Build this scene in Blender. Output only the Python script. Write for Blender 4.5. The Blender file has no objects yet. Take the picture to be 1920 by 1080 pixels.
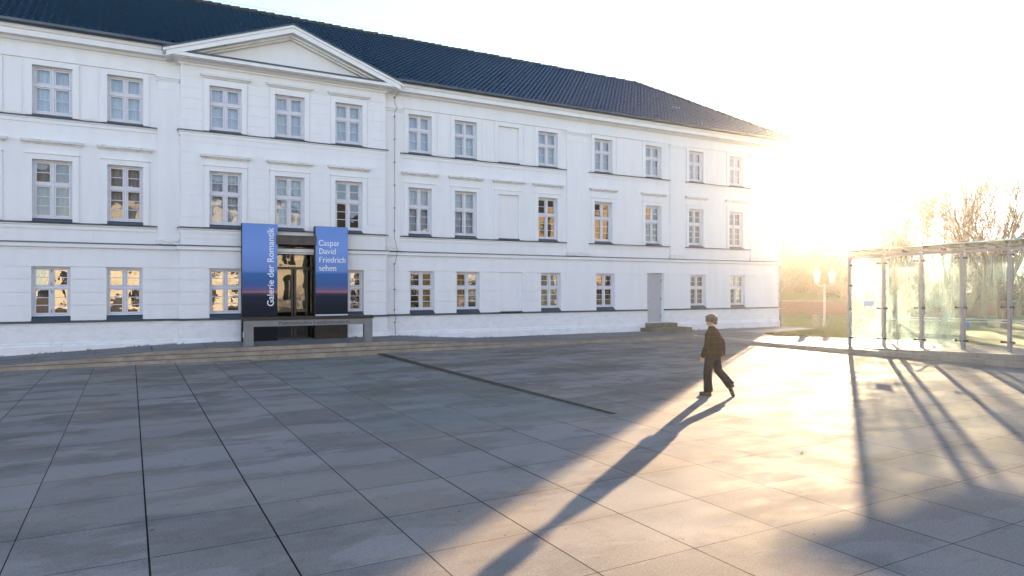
import bpy, math, random
from mathutils import Vector, Matrix
R = math.radians
scene = bpy.context.scene
# ------------------------------------------------------------------ camera
TH = math.atan(716 / 1280.0)          # camera heading, measured from the facade normal
cam = bpy.data.objects.new('camera', bpy.data.cameras.new('camera'))
scene.collection.objects.link(cam)
cam.location = (0, 0, 2.25)
cam.rotation_euler = (R(90), 0, -TH)
cam.data.lens = 24; cam.data.sensor_width = 36
cam.data.clip_start = 0.1; cam.data.clip_end = 2000
scene.camera = cam
# ------------------------------------------------------------------ world, sun, exposure
SUN_AZ, SUN_EL = R(55.1), R(9.3)
world = bpy.data.worlds.new('World'); scene.world = world; world.use_nodes = True
wn = world.node_tree; bg = wn.nodes['Background']
sky = wn.nodes.new('ShaderNodeTexSky'); sky.sky_type = 'NISHITA'; sky.sun_disc = False
sky.sun_elevation = SUN_EL; sky.sun_rotation = SUN_AZ
sky.air_density = 0.8; sky.dust_density = 0.0; sky.ozone_density = 2.0
hs = wn.nodes.new('ShaderNodeHueSaturation'); hs.inputs['Saturation'].default_value = 0.78; hs.inputs['Hue'].default_value = 0.507
wn.links.new(sky.outputs[0], hs.inputs['Color']); wn.links.new(hs.outputs[0], bg.inputs[0]); bg.inputs[1].default_value = 0.085
sd = bpy.data.lights.new('sun', 'SUN'); sd.energy = 5.0; sd.angle = R(0.55); sd.color = (1.0, 0.72, 0.44)
sun = bpy.data.objects.new('sun', sd); scene.collection.objects.link(sun)
sdir = Vector((math.sin(SUN_AZ) * math.cos(SUN_EL), math.cos(SUN_AZ) * math.cos(SUN_EL), math.sin(SUN_EL)))
sun.rotation_euler = sdir.to_track_quat('Z', 'Y').to_euler(); sun.location = (30, 20, 40)
vs = scene.view_settings; vs.view_transform = 'Standard'; vs.look = 'None'; vs.gamma = 1.0; vs.use_curve_mapping = False
vs.exposure = 2.76
cy = scene.cycles; cy.use_denoising = True; cy.denoiser = 'OPENIMAGEDENOISE'; cy.max_bounces = 8; cy.diffuse_bounces = 4
cy.glossy_bounces = 4; cy.transmission_bounces = 4; cy.transparent_max_bounces = 24; cy.volume_bounces = 0
cy.sample_clamp_indirect = 8; cy.caustics_reflective = False; cy.caustics_refractive = False; cy.blur_glossy = 0.5

# ------------------------------------------------------------------ helpers
COL = scene.collection
def tag(o, label=None, cat=None, group=None, kind=None):
    if label: o['label'] = label
    if cat: o['category'] = cat
    if group: o['group'] = group
    if kind: o['kind'] = kind
    return o
def empty(name, loc=(0, 0, 0), rz=0, label=None, cat=None, group=None):
    o = bpy.data.objects.new(name, None); COL.objects.link(o); o.location = loc; o.rotation_euler = (0, 0, rz)
    o.empty_display_size = 0.3
    return tag(o, label, cat, group)
def children(o): return [c for c in COL.objects if c.parent == o]
def copy_tree(o, parent=None):
    c = o.copy(); COL.objects.link(c); c.parent = parent
    for ch in KIDS.get(o.name, []): copy_tree(ch, c)
    return c
KIDS = {}
class MB:
    def __init__(s): s.v = []; s.f = []; s.m = []
    def add(s, vs, fs, mi=0):
        b = len(s.v); s.v += [tuple(v) for v in vs]
        for f in fs: s.f.append([b + i for i in f]); s.m.append(mi)
    def box(s, x0, x1, y0, y1, z0, z1, mi=0):
        s.add([(x0, y0, z0), (x1, y0, z0), (x1, y1, z0), (x0, y1, z0), (x0, y0, z1), (x1, y0, z1), (x1, y1, z1), (x0, y1, z1)],
              [(0, 3, 2, 1), (4, 5, 6, 7), (0, 1, 5, 4), (1, 2, 6, 5), (2, 3, 7, 6), (3, 0, 4, 7)], mi)
    def quad(s, a, b, c, d, mi=0): s.add([a, b, c, d], [(0, 1, 2, 3)], mi)
    def tube(s, pts, rads, n=8, mi=0, cap=True):
        pts = [Vector(p) for p in pts]; rings = []
        if not isinstance(rads, (list, tuple)): rads = [rads] * len(pts)
        prev = None
        for i, p in enumerate(pts):
            t = (pts[min(i + 1, len(pts) - 1)] - pts[max(i - 1, 0)])
            t = t.normalized() if t.length > 1e-9 else Vector((0, 0, 1))
            if prev is None:
                u = t.cross(Vector((0, 0, 1)))
                if u.length < 1e-3: u = t.cross(Vector((1, 0, 0)))
            else:
                u = prev - t * prev.dot(t)
                if u.length < 1e-4: u = t.orthogonal()
            u.normalize(); w = t.cross(u); prev = u
            rings.append([p + (u * math.cos(2 * math.pi * k / n) + w * math.sin(2 * math.pi * k / n)) * rads[i] for k in range(n)])
        vs = [v for r in rings for v in r]; fs = []
        for i in range(len(pts) - 1):
            for k in range(n):
                a = i * n + k; b = i * n + (k + 1) % n
                fs.append((a, b, b + n, a + n))
        if cap: fs.append(tuple(range(n))[::-1]); fs.append(tuple((len(pts) - 1) * n + k for k in range(n)))
        s.add(vs, fs, mi)
    def ell(s, c, r, n=14, m=9, rot=None, mi=0):
        vs = []; fs = []
        for j in range(m + 1):
            ph = math.pi * j / m
            for i in range(n):
                a = 2 * math.pi * i / n
                v = Vector((r[0] * math.sin(ph) * math.cos(a), r[1] * math.sin(ph) * math.sin(a), r[2] * math.cos(ph)))
                if rot: v = rot @ v
                vs.append(v + Vector(c))
        for j in range(m):
            for i in range(n):
                a = j * n + i; b = j * n + (i + 1) % n
                fs.append((a, a + n, b + n, b))
        s.add(vs, fs, mi)
    def sweep(s, path, prof, closed=False, mi=0):
        """sweep a closed (out, z) outline along a horizontal path; 'out' is to the right of the direction of travel"""
        n = len(path); P = [Vector((p[0], p[1])) for p in path]; base = len(s.v); k = len(prof)
        for i in range(n):
            dn = []
            if closed or i > 0:
                d = (P[i] - P[i - 1]).normalized(); dn.append(Vector((d.y, -d.x)))
            if closed or i < n - 1:
                d = (P[(i + 1) % n] - P[i]).normalized(); dn.append(Vector((d.y, -d.x)))
            if len(dn) == 2:
                m = dn[0] + dn[1]; m = m / max(m.dot(dn[0]), 0.2)
            else: m = dn[0]
            for (o, z) in prof: s.v.append((P[i].x + m.x * o, P[i].y + m.y * o, z))
        for i in range(n if closed else n - 1):
            a = base + i * k; b = base + ((i + 1) % n) * k
            for j in range(k):
                j2 = (j + 1) % k
                s.f.append([a + j, b + j, b + j2, a + j2]); s.m.append(mi)
        if not closed:
            s.f.append([base + j for j in range(k)]); s.m.append(mi)
            s.f.append([base + (n - 1) * k + j for j in range(k)][::-1]); s.m.append(mi)
    def wall(s, x0, x1, z0, z1, yf, yb, holes=(), mi=0, back=False):
        """slab facing -Y with rectangular holes (x0,x1,z0,z1), reveals and rim"""
        xs = sorted({x0, x1, *[h for H in holes for h in H[:2] if x0 < h < x1]})
        zs = sorted({z0, z1, *[h for H in holes for h in H[2:] if z0 < h < z1]})
        inh = lambda x, z: any(H[0] < x < H[1] and H[2] < z < H[3] for H in holes) or not (x0 < x < x1 and z0 < z < z1)
        for i in range(len(xs) - 1):
            for j in range(len(zs) - 1):
                a, b, c, d = xs[i], xs[i + 1], zs[j], zs[j + 1]; xm, zm = (a + b) / 2, (c + d) / 2
                if inh(xm, zm): continue
                s.quad((a, yf, c), (b, yf, c), (b, yf, d), (a, yf, d), mi)
                if back: s.quad((b, yb, c), (a, yb, c), (a, yb, d), (b, yb, d), mi)
                e = 1e-4
                if inh(a - e, zm): s.quad((a, yb, c), (a, yf, c), (a, yf, d), (a, yb, d), mi)
                if inh(b + e, zm): s.quad((b, yf, c), (b, yb, c), (b, yb, d), (b, yf, d), mi)
                if inh(xm, c - e): s.quad((a, yb, c), (b, yb, c), (b, yf, c), (a, yf, c), mi)
                if inh(xm, d + e): s.quad((a, yf, d), (b, yf, d), (b, yb, d), (a, yb, d), mi)
    def build(s, name, mats, parent=None, smooth=False, loc=None):
        me = bpy.data.meshes.new(name); me.from_pydata(s.v, [], s.f)
        if not isinstance(mats, (list, tuple)): mats = [mats]
        for m in mats: me.materials.append(m)
        if len(mats) > 1: me.polygons.foreach_set('material_index', s.m)
        if smooth: me.polygons.foreach_set('use_smooth', [True] * len(me.polygons))
        me.update()
        o = bpy.data.objects.new(name, me); COL.objects.link(o)
        if parent is not None:
            o.parent = parent; KIDS.setdefault(parent.name, []).append(o)
        if loc: o.location = loc
        return o
def text_mesh(name, body, size, mat, parent, origin, xdir, ydir, depth=0.004, offset=0.0, spacing=1.0, align='LEFT'):
    cu = bpy.data.curves.new('tmp', 'FONT'); cu.body = body; cu.size = size; cu.extrude = depth; cu.offset = offset
    cu.space_character = spacing; cu.align_x = align
    t = bpy.data.objects.new('tmp', cu); COL.objects.link(t)
    me = bpy.data.meshes.new_from_object(t.evaluated_get(bpy.context.evaluated_depsgraph_get()))
    bpy.data.objects.remove(t)
    X = Vector(xdir).normalized(); Y = Vector(ydir).normalized(); Z = X.cross(Y)
    M = Matrix((X, Y, Z)).transposed().to_4x4(); M.translation = Vector(origin)
    me.transform(M); me.materials.clear(); me.materials.append(mat); me.name = name
    o = bpy.data.objects.new(name, me); COL.objects.link(o); o.parent = parent
    KIDS.setdefault(parent.name, []).append(o)
    return o

# ------------------------------------------------------------------ materials
class NT:
    def __init__(s, name, rough=0.6, col=(0.5, 0.5, 0.5), metal=0.0, spec=0.5):
        s.mat = bpy.data.materials.new(name); s.mat.use_nodes = True; s.t = s.mat.node_tree
        s.b = s.t.nodes['Principled BSDF']; s.out = s.t.nodes['Material Output']
        s.b.inputs['Roughness'].default_value = rough; s.b.inputs['Base Color'].default_value = (*col, 1)
        s.b.inputs['Metallic'].default_value = metal; s.b.inputs['Specular IOR Level'].default_value = spec
        s._c = None
    def n(s, k, **kw):
        x = s.t.nodes.new(k)
        for a, v in kw.items(): setattr(x, a, v)
        return x
    def l(s, a, b): s.t.links.new(a, b)
    def coord(s):
        if s._c is None: s._c = s.n('ShaderNodeTexCoord').outputs['Object']
        return s._c
    def math(s, op, a, b=None, c=None):
        x = s.n('ShaderNodeMath', operation=op)
        for i, v in enumerate((a, b, c)):
            if v is None: continue
            if isinstance(v, (int, float)): x.inputs[i].default_value = v
            else: s.l(v, x.inputs[i])
        return x.outputs[0]
    def noise(s, scale, detail=3, rough=0.55, vec=None, stretch=None, loc=(0, 0, 0)):
        v = vec or s.coord()
        if stretch:
            m = s.n('ShaderNodeMapping'); m.inputs['Scale'].default_value = stretch; m.inputs['Location'].default_value = loc
            s.l(v, m.inputs[0]); v = m.outputs[0]
        x = s.n('ShaderNodeTexNoise'); x.inputs['Scale'].default_value = scale; x.inputs['Detail'].default_value = detail
        x.inputs['Roughness'].default_value = rough; s.l(v, x.inputs['Vector']); return x.outputs['Fac']
    def ramp(s, fac, stops):
        x = s.n('ShaderNodeValToRGB'); cr = x.color_ramp
        while len(cr.elements) < len(stops): cr.elements.new(0.5)
        for e, (p, c) in zip(cr.elements, stops):
            e.position = p; e.color = (c, c, c, 1) if isinstance(c, (int, float)) else (*c, 1)
        s.l(fac, x.inputs[0]); return x.outputs[0]
    def mix(s, fac, a, b, blend='MIX'):
        x = s.n('ShaderNodeMix', data_type='RGBA', blend_type=blend)
        for i, v in ((0, fac), (6, a), (7, b)):
            if isinstance(v, (int, float)): x.inputs[i].default_value = v
            elif isinstance(v, tuple): x.inputs[i].default_value = (*v, 1)
            else: s.l(v, x.inputs[i])
        return x.outputs[2]
    def bump(s, h, dist=0.01, st=1.0):
        x = s.n('ShaderNodeBump'); x.inputs['Distance'].default_value = dist; x.inputs['Strength'].default_value = st
        s.l(h, x.inputs['Height']); s.l(x.outputs[0], s.b.inputs['Normal']); return x
    def base(s, c): s.l(c, s.b.inputs['Base Color'])
def varied(name, c1, c2, scale=4, rough=0.6, metal=0, bump=0, bscale=60, stretch=None, spec=0.5):
    m = NT(name, rough, c1, metal, spec)
    m.base(m.mix(m.ramp(m.noise(scale, 5, 0.6, stretch=stretch), [(0.3, 0.0), (0.7, 1.0)]), c1, c2))
    if bump: m.bump(m.noise(bscale, 4), bump)
    return m.mat
M = {}
# white render, faint rain streaks and patches
m = NT('white_render', 0.85, (0.8, 0.8, 0.8), spec=0.25)
st = m.ramp(m.noise(1.3, 5, 0.65, stretch=(2.2, 2.2, 0.35)), [(0.42, 0.0), (0.75, 1.0)])
cl = m.mix(m.math('MULTIPLY', st, 0.5), (0.80, 0.80, 0.80), (0.70, 0.70, 0.69))
cl = m.mix(m.math('MULTIPLY', m.ramp(m.noise(7, 4, 0.7), [(0.55, 0.0), (0.75, 1.0)]), 0.12), cl, (0.62, 0.60, 0.56))
m.base(cl); m.bump(m.noise(55, 5, 0.7), 0.003, 0.5); M['render'] = m.mat
m = NT('white_render_soiled_base', 0.85, (0.8, 0.8, 0.8), spec=0.25)
g = m.ramp(m.noise(2.2, 6, 0.7, stretch=(1.2, 1.2, 2.2)), [(0.45, 0.0), (0.8, 1.0)])
m.base(m.mix(m.math('MULTIPLY', g, 0.5), (0.79, 0.79, 0.79), (0.52, 0.50, 0.46))); m.bump(m.noise(50, 5, 0.7), 0.004, 0.5); M['plinth'] = m.mat
m = NT('weathered_moulding', 0.85, (0.75, 0.75, 0.74), spec=0.25)
g = m.ramp(m.noise(9, 6, 0.75, stretch=(0.6, 1, 4)), [(0.5, 0.0), (0.66, 1.0)])
m.base(m.mix(m.math('MULTIPLY', g, 0.75), (0.78, 0.78, 0.77), (0.30, 0.29, 0.28))); M['moulding'] = m.mat
M['flash'] = varied('blue_grey_metal_flashing', (0.045, 0.07, 0.095), (0.07, 0.10, 0.125), 2.0, 0.42, 0.3)
M['gutter'] = varied('grey_zinc_gutter', (0.07, 0.085, 0.10), (0.11, 0.125, 0.14), 1.5, 0.4, 0.5)
M['frame'] = varied('pale_grey_window_paint', (0.72, 0.72, 0.76), (0.62, 0.62, 0.66), 14, 0.5)
M['iron'] = varied('window_ironwork', (0.2, 0.2, 0.22), (0.3, 0.3, 0.32), 14, 0.5, 0.3)
def glass_mat(name, refl=0.13, tint=(0.93, 0.96, 0.95), wav=0.002, ws=2.2):
    m = NT(name); t = m.t; t.nodes.remove(m.b)
    g = m.n('ShaderNodeBsdfGlossy'); g.inputs['Roughness'].default_value = 0.01; g.inputs['Color'].default_value = (1, 1, 1, 1)
    tr = m.n('ShaderNodeBsdfTransparent'); tr.inputs[0].default_value = (*tint, 1)
    lw = m.n('ShaderNodeFresnel'); lw.inputs['IOR'].default_value = 1.5
    f = m.math('ADD', m.math('MULTIPLY', lw.outputs[0], 1.5), refl - 0.06)
    cp = m.n('ShaderNodeMath', operation='MINIMUM'); m.l(f, cp.inputs[0]); cp.inputs[1].default_value = 0.95
    b = m.n('ShaderNodeBump'); b.inputs['Distance'].default_value = wav; m.l(m.noise(ws, 2, 0.4), b.inputs['Height']); m.l(b.outputs[0], g.inputs['Normal'])
    mx = m.n('ShaderNodeMixShader'); m.l(cp.outputs[0], mx.inputs[0]); m.l(tr.outputs[0], mx.inputs[1]); m.l(g.outputs[0], mx.inputs[2])
    m.l(mx.outputs[0], m.out.inputs[0]); return m.mat
M['glass'] = glass_mat('window_glass')
M['glass_mid'] = glass_mat('middle_window_glass', 0.085, wav=0.002)
M['glass_low'] = glass_mat('lower_window_glass', 0.20, wav=0.0035, ws=3.0)
m = NT('gathered_white_curtain', 0.9, (0.62, 0.68, 0.74), spec=0.1)
w = m.n('ShaderNodeTexWave', wave_type='BANDS', bands_direction='X'); w.inputs['Scale'].default_value = 5; w.inputs['Distortion'].default_value = 1.5
w.inputs['Detail'].default_value = 2; m.l(m.coord(), w.inputs[0])
m.base(m.mix(w.outputs['Fac'], (0.60, 0.70, 0.82), (0.52, 0.61, 0.73))); m.bump(w.outputs['Fac'], 0.02, 0.6); M['curtain'] = m.mat
m = NT('grey_lined_curtain', 0.9, (0.40, 0.38, 0.40), spec=0.1); m.base(m.mix(m.noise(3, 3, stretch=(8, 1, 0.4)), (0.48, 0.44, 0.44), (0.28, 0.30, 0.30))); M['curtain2'] = m.mat
m = NT('yellow_curtain', 0.9, (0.5, 0.28, 0.05), spec=0.1); m.base(m.mix(m.noise(4, 3, stretch=(9, 1, 0.5)), (0.75, 0.42, 0.06), (0.32, 0.17, 0.04))); M['curtain3'] = m.mat
m = NT('olive_curtain', 0.9, (0.2, 0.2, 0.15), spec=0.1); m.base(m.mix(m.noise(4, 3, stretch=(9, 1, 0.5)), (0.22, 0.22, 0.16), (0.08, 0.08, 0.07))); M['curtain4'] = m.mat
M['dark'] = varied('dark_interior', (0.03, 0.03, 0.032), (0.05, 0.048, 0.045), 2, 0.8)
# glazed pantiles, blue of the reflected sky put into their colour
m = NT('glazed_sky_tint_pantile', 0.28, (0.02, 0.03, 0.045))
ti = m.noise(2.6, 3, 0.7)
m.base(m.mix(ti, (0.006, 0.024, 0.052), (0.022, 0.072, 0.135)))
m.l(m.ramp(m.noise(5, 3), [(0.3, 0.26), (0.7, 0.42)]), m.b.inputs['Roughness']); M['tile'] = m.mat
M['ridge'] = varied('mossy_dark_ridge_tile', (0.02, 0.022, 0.02), (0.07, 0.065, 0.045), 7, 0.6)
M['steel'] = varied('dark_grey_steel', (0.035, 0.037, 0.04), (0.06, 0.062, 0.065), 3, 0.35, 0.4)
M['signgrey'] = varied('mid_grey_painted_steel', (0.17, 0.18, 0.18), (0.22, 0.23, 0.23), 3, 0.45, 0.1)
M['signdark'] = varied('blackish_steel_cover', (0.02, 0.02, 0.018), (0.035, 0.033, 0.028), 5, 0.45, 0.2)
M['letterdark'] = varied('dark_letters', (0.03, 0.032, 0.035), (0.045, 0.045, 0.05), 5, 0.6)
M['letterwhite'] = varied('white_letters', (0.85, 0.86, 0.9), (0.8, 0.82, 0.86), 5, 0.6)
M['white_strip'] = varied('pale_metal_strip', (0.72, 0.74, 0.8), (0.62, 0.64, 0.7), 5, 0.4)
M['greydoor'] = varied('light_grey_door_paint', (0.46, 0.48, 0.51), (0.40, 0.42, 0.45), 2.5, 0.5)
def banner_mat(name, z0, z1, stops):
    m = NT(name, 0.5, spec=0.15); sep = m.n('ShaderNodeSeparateXYZ'); m.l(m.coord(), sep.inputs[0])
    nz = m.noise(1.2, 4, 0.6, stretch=(0.5, 1, 5))
    z = m.math('ADD', sep.outputs[2], m.math('MULTIPLY', m.math('SUBTRACT', nz, 0.5), 0.10))
    f = m.math('DIVIDE', m.math('SUBTRACT', z, z0), z1 - z0)
    m.base(m.ramp(f, stops)); return m.mat
BST = [(0.0, (0.008, 0.011, 0.018)), (0.28, (0.010, 0.016, 0.028)), (0.375, (0.018, 0.026, 0.05)), (0.40, (0.06, 0.05, 0.085)), (0.412, (0.42, 0.16, 0.18)),
       (0.43, (0.16, 0.12, 0.24)), (0.47, (0.06, 0.12, 0.30)), (0.57, (0.05, 0.14, 0.36)), (0.60, (0.15, 0.26, 0.56)), (0.8, (0.19, 0.32, 0.68)), (1.0, (0.16, 0.29, 0.64))]
M['banner'] = banner_mat('dusk_seascape_print', 0.42, 4.5, BST)
# stone
def stone(name, c1, c2, rough=0.6, jx=None, bs=120):
    m = NT(name, rough)
    c = m.mix(m.ramp(m.noise(1.6, 5, 0.65), [(0.35, 0), (0.65, 1)]), c1, c2)
    c = m.mix(m.math('MULTIPLY', m.ramp(m.noise(6, 5, 0.7, stretch=(1, 1, 0.25)), [(0.5, 0), (0.7, 1)]), 0.55), c, tuple(x * 0.45 for x in c1))
    if jx:
        sep = m.n('ShaderNodeSeparateXYZ'); m.l(m.coord(), sep.inputs[0])
        fr = m.math('FRACT', m.math('DIVIDE', m.math('ADD', sep.outputs[0], m.math('MULTIPLY', sep.outputs[2], 6.3)), jx))
        c = m.mix(m.math('LESS_THAN', fr, 0.012 / jx * 1.3), c, (0.03, 0.028, 0.025))
    m.base(c); m.bump(m.noise(bs, 4, 0.7), 0.003, 0.6); return m.mat
M['stepstone'] = stone('sandy_granite_step', (0.40, 0.325, 0.235), (0.26, 0.22, 0.165), 0.75, 1.25)
M['tread'] = stone('grey_shadow_tread', (0.17, 0.16, 0.15), (0.12, 0.115, 0.11), 0.7, 1.25)  # treads darkened to draw the shadow lines between the steps
M['kerb'] = stone('pale_granite_kerb', (0.33, 0.29, 0.24), (0.25, 0.22, 0.19), 0.65)
M['doorstep'] = stone('mossy_door_step', (0.20, 0.18, 0.13), (0.13, 0.125, 0.085), 0.8)
TS = 1.03
def paving(name, ox, oy, ts, c1, c2, stain=1.0, jw=0.006, green=False, sy=1.0, rough=(0.78, 0.95)):
    m = NT(name, 0.45, spec=0.02); sep = m.n('ShaderNodeSeparateXYZ'); m.l(m.coord(), sep.inputs[0])
    tx = m.math('DIVIDE', m.math('SUBTRACT', sep.outputs[0], ox), ts); ty = m.math('DIVIDE', m.math('SUBTRACT', sep.outputs[1], oy), ts * sy)
    fx, fy = m.math('FLOOR', tx), m.math('FLOOR', ty)
    cb = m.n('ShaderNodeCombineXYZ'); m.l(fx, cb.inputs[0]); m.l(fy, cb.inputs[1])
    wn_ = m.n('ShaderNodeTexWhiteNoise', noise_dimensions='3D'); m.l(cb.outputs[0], wn_.inputs['Vector']); rnd = wn_.outputs['Value']
    def joint(t, w_lo, w_hi, seed, size):
        near = m.math('ROUND', t); d = m.math('MULTIPLY', m.math('ABSOLUTE', m.math('SUBTRACT', t, near)), size)
        q = m.n('ShaderNodeTexWhiteNoise', noise_dimensions='1D'); m.l(m.math('ADD', near, seed), q.inputs['W'])
        w = m.math('ADD', m.math('MULTIPLY', q.outputs['Value'], w_hi - w_lo), w_lo)
        wob = m.math('MULTIPLY', m.math('SUBTRACT', m.noise(9, 3, 0.6), 0.5), 0.004)
        return m.math('LESS_THAN', m.math('ADD', d, wob), w)
    J = m.math('MAXIMUM', joint(tx, jw * 0.75, jw * 1.35, 3.3, ts), joint(ty, jw * 0.45, jw * 0.85, 9.1, ts * sy))
    c = m.mix(rnd, c1, c2)
    big = m.ramp(m.noise(0.9, 6, 0.62, stretch=(0.8, 1.3, 1)), [(0.35, 0.0), (0.68, 1.0)])
    c = m.mix(m.math('MULTIPLY', big, 0.45), c, tuple(x * 0.72 for x in c1))
    # wet / soiled patches that end at joints here and there
    sv = m.n('ShaderNodeVectorMath', operation='ADD'); m.l(m.coord(), sv.inputs[0])
    off = m.n('ShaderNodeVectorMath', operation='SCALE'); m.l(wn_.outputs['Color'], off.inputs[0]); off.inputs['Scale'].default_value = 0.55
    m.l(off.outputs[0], sv.inputs[1])
    s1 = m.ramp(m.noise(0.75, 6, 0.6, vec=sv.outputs[0], stretch=(0.55, 1.25, 1), loc=(3.1, 1.7, 0)), [(0.52, 0.0), (0.545, 1.0)])
    far = m.n('ShaderNodeMapRange'); m.l(sep.outputs[1], far.inputs[0]); far.inputs[1].default_value = 8; far.inputs[2].default_value = 15
    far.inputs[3].default_value = 0.5; far.inputs[4].default_value = 1.0
    S = m.math('MULTIPLY', m.math('MULTIPLY', s1, far.outputs[0]), stain)
    c = m.mix(m.math('MULTIPLY', S, 0.68), c, (c1[0] * .44, c1[1] * .38, c1[2] * .30))
    wet = m.ramp(m.noise(0.42, 7, 0.68, stretch=(0.45, 1.0, 1), loc=(2.2, 6.1, 0)), [(0.535, 0.0), (0.56, 1.0)])
    c = m.mix(m.math('MULTIPLY', m.math('MULTIPLY', wet, far.outputs[0]), 0.5 * stain), c, (c1[0] * .38, c1[1] * .33, c1[2] * .28))
    gr = m.noise(48, 5, 0.75); c = m.mix(m.ramp(gr, [(0.35, 0.30), (0.5, 0.0)]), c, tuple(x * 0.35 for x in c1)); c = m.mix(m.ramp(gr, [(0.52, 0.0), (0.68, 0.35)]), c, tuple(min(1, x * 1.7) for x in c1))
    fr_y = m.math('FRACT', ty); nb_ = m.ramp(m.noise(1.1, 5, 0.65, stretch=(1.0, 0.5, 1), loc=(7.7, 3.3, 0)), [(0.47, 0.0), (0.60, 1.0)])
    edge_w = m.math('MULTIPLY', m.noise(2.2, 4, 0.6, loc=(1.1, 8, 0), stretch=(1, 1, 1)), 0.55)
    band = m.ramp(m.math('SUBTRACT', edge_w, m.math('MINIMUM', fr_y, m.math('SUBTRACT', 1.0, fr_y))), [(0.02, 0.0), (0.16, 1.0)])
    c = m.mix(m.math('MULTIPLY', m.math('MULTIPLY', band, nb_), 0.5 * stain), c, tuple(x * 0.45 for x in c1))
    pt = m.ramp(m.noise(0.55, 4, 0.6, loc=(4.4, 0.3, 0), stretch=(0.7, 1, 1)), [(0.48, 0.0), (0.62, 1.0)]); c = m.mix(m.math('MULTIPLY', pt, 0.30), c, (c1[0] * 1.12, c1[1] * 0.98, c1[2] * 0.80))
    sp = m.noise(230, 2, 0.6); c = m.mix(m.ramp(sp, [(0.3, 0.0), (0.7, 0.42)]), c, (0.05, 0.05, 0.05))
    sp2 = m.noise(170, 2, 0.6, stretch=(1, 1, 1), loc=(5, 5, 5)); c = m.mix(m.ramp(sp2, [(0.56, 0.0), (0.72, 0.55)]), c, tuple(min(1, x * 1.9) for x in c1))
    dots = m.ramp(m.noise(14, 2, 0.5, loc=(9, 2, 1), stretch=(1, 1, 1)), [(0.735, 0.0), (0.75, 0.8)]); c = m.mix(dots, c, (0.04, 0.04, 0.04))
    c = m.mix(J, c, (0.018, 0.017, 0.015))
    edge = m.math('ABSOLUTE', m.math('SUBTRACT', ty, m.math('ROUND', ty)))
    m.base(c)
    rr = m.math('ADD', m.math('MULTIPLY', S, -0.14), m.math('ADD', m.math('MULTIPLY', big, rough[1] - rough[0]), rough[0]))
    m.l(m.math('MAXIMUM', rr, 0.35), m.b.inputs['Roughness'])
    hh = m.math('SUBTRACT', m.math('ADD', m.math('MULTIPLY', sp, 0.22), m.math('MULTIPLY', rnd, 0.0)), m.math('MULTIPLY', J, 2.0))
    m.bump(m.math('ADD', hh, m.math('MULTIPLY', gr, 0.35)), 0.004, 0.9); return m.mat
M['paving'] = paving('granite_slab_paving', 0.137, 6.44, TS, (0.34, 0.31, 0.275), (0.25, 0.23, 0.205))
M['paving_green'] = paving('greenish_slab_paving', 0.137, 6.44, TS, (0.285, 0.28, 0.245), (0.235, 0.235, 0.205), 0.8, 0.003)
M['paving_terrace'] = paving('grey_terrace_paving', 0.6, 22.95, 1.55, (0.29, 0.28, 0.27), (0.23, 0.22, 0.215), 0.7, 0.007, rough=(0.55, 0.7))
m = NT('lawn', 0.85, (0.08, 0.11, 0.025), spec=0.2)
m.base(m.mix(m.ramp(m.noise(0.5, 6, 0.7), [(0.35, 0), (0.65, 1)]), (0.075, 0.12, 0.02), (0.14, 0.14, 0.045))); m.bump(m.noise(40, 5, 0.8), 0.05, 1.0); M['lawn'] = m.mat
M['grass'] = varied('grass_blade', (0.12, 0.18, 0.03), (0.22, 0.21, 0.06), 2, 0.6)
M['path'] = varied('pale_gravel_path', (0.36, 0.33, 0.28), (0.30, 0.27, 0.23), 3, 0.85, 0, 0.01, 90)
m = NT('red_brick', 0.85); br = m.n('ShaderNodeTexBrick'); mp = m.n('ShaderNodeMapping'); mp.inputs['Rotation'].default_value = (R(90), 0, 0)
m.l(m.coord(), mp.inputs[0]); m.l(mp.outputs[0], br.inputs[0]); br.inputs['Scale'].default_value = 4.0
br.inputs['Color1'].default_value = (0.25, 0.10, 0.06, 1); br.inputs['Color2'].default_value = (0.17, 0.07, 0.045, 1); br.inputs['Mortar'].default_value = (0.2, 0.17, 0.14, 1)
m.base(br.outputs[0]); M['brick'] = m.mat
M['bark'] = varied('grey_brown_bark', (0.10, 0.075, 0.05), (0.17, 0.13, 0.085), 5, 0.85, 0, 0.02, 20)
M['twig'] = varied('brown_twig', (0.11, 0.075, 0.045), (0.17, 0.12, 0.07), 3, 0.8)
M['leaf_dry'] = varied('dry_orange_leaf', (0.13, 0.085, 0.045), (0.09, 0.065, 0.035), 3, 0.7)
M['leaf_green'] = varied('dark_evergreen_leaf', (0.035, 0.055, 0.02), (0.075, 0.085, 0.03), 2, 0.6)
# ------------------------------------------------------------------ the ground
def structure(mb, name, mat, smooth=False): return tag(mb.build(name, mat, None, smooth), kind='structure')
g = MB(); g.quad((-300, -300, -0.6), (300, -300, -0.6), (300, 300, -0.6), (-300, 300, -0.6)); structure(g, 'ground', M['lawn'])
KY = 22.75; SX0, SX1, SY0 = 3.3, 7.45, 9.75     # kerb line; the sunken strip that leads to the door
KX = 21.8
p = MB()
p.quad((-45, -45, 0), (KX, -45, 0), (KX, SY0, 0), (-45, SY0, 0))
p.quad((-45, SY0, 0), (SX0, SY0, 0), (SX0, KY, 0), (-45, KY, 0)); p.quad((SX1 + 0.16, SY0, 0), (KX, SY0, 0), (KX, KY, 0), (SX1 + 0.16, KY, 0))
structure(p, 'plaza', M['paving'])
s = MB(); DZ = -0.05
s.quad((SX0, SY0, 0), (SX1, SY0, 0), (SX1, KY, DZ), (SX0, KY, DZ))
s.quad((SX0, SY0, 0), (SX0, KY, DZ), (SX0, KY, 0), (SX0, SY0, 0.0001))
structure(s, 'ramp', M['paving_green'])
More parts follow.
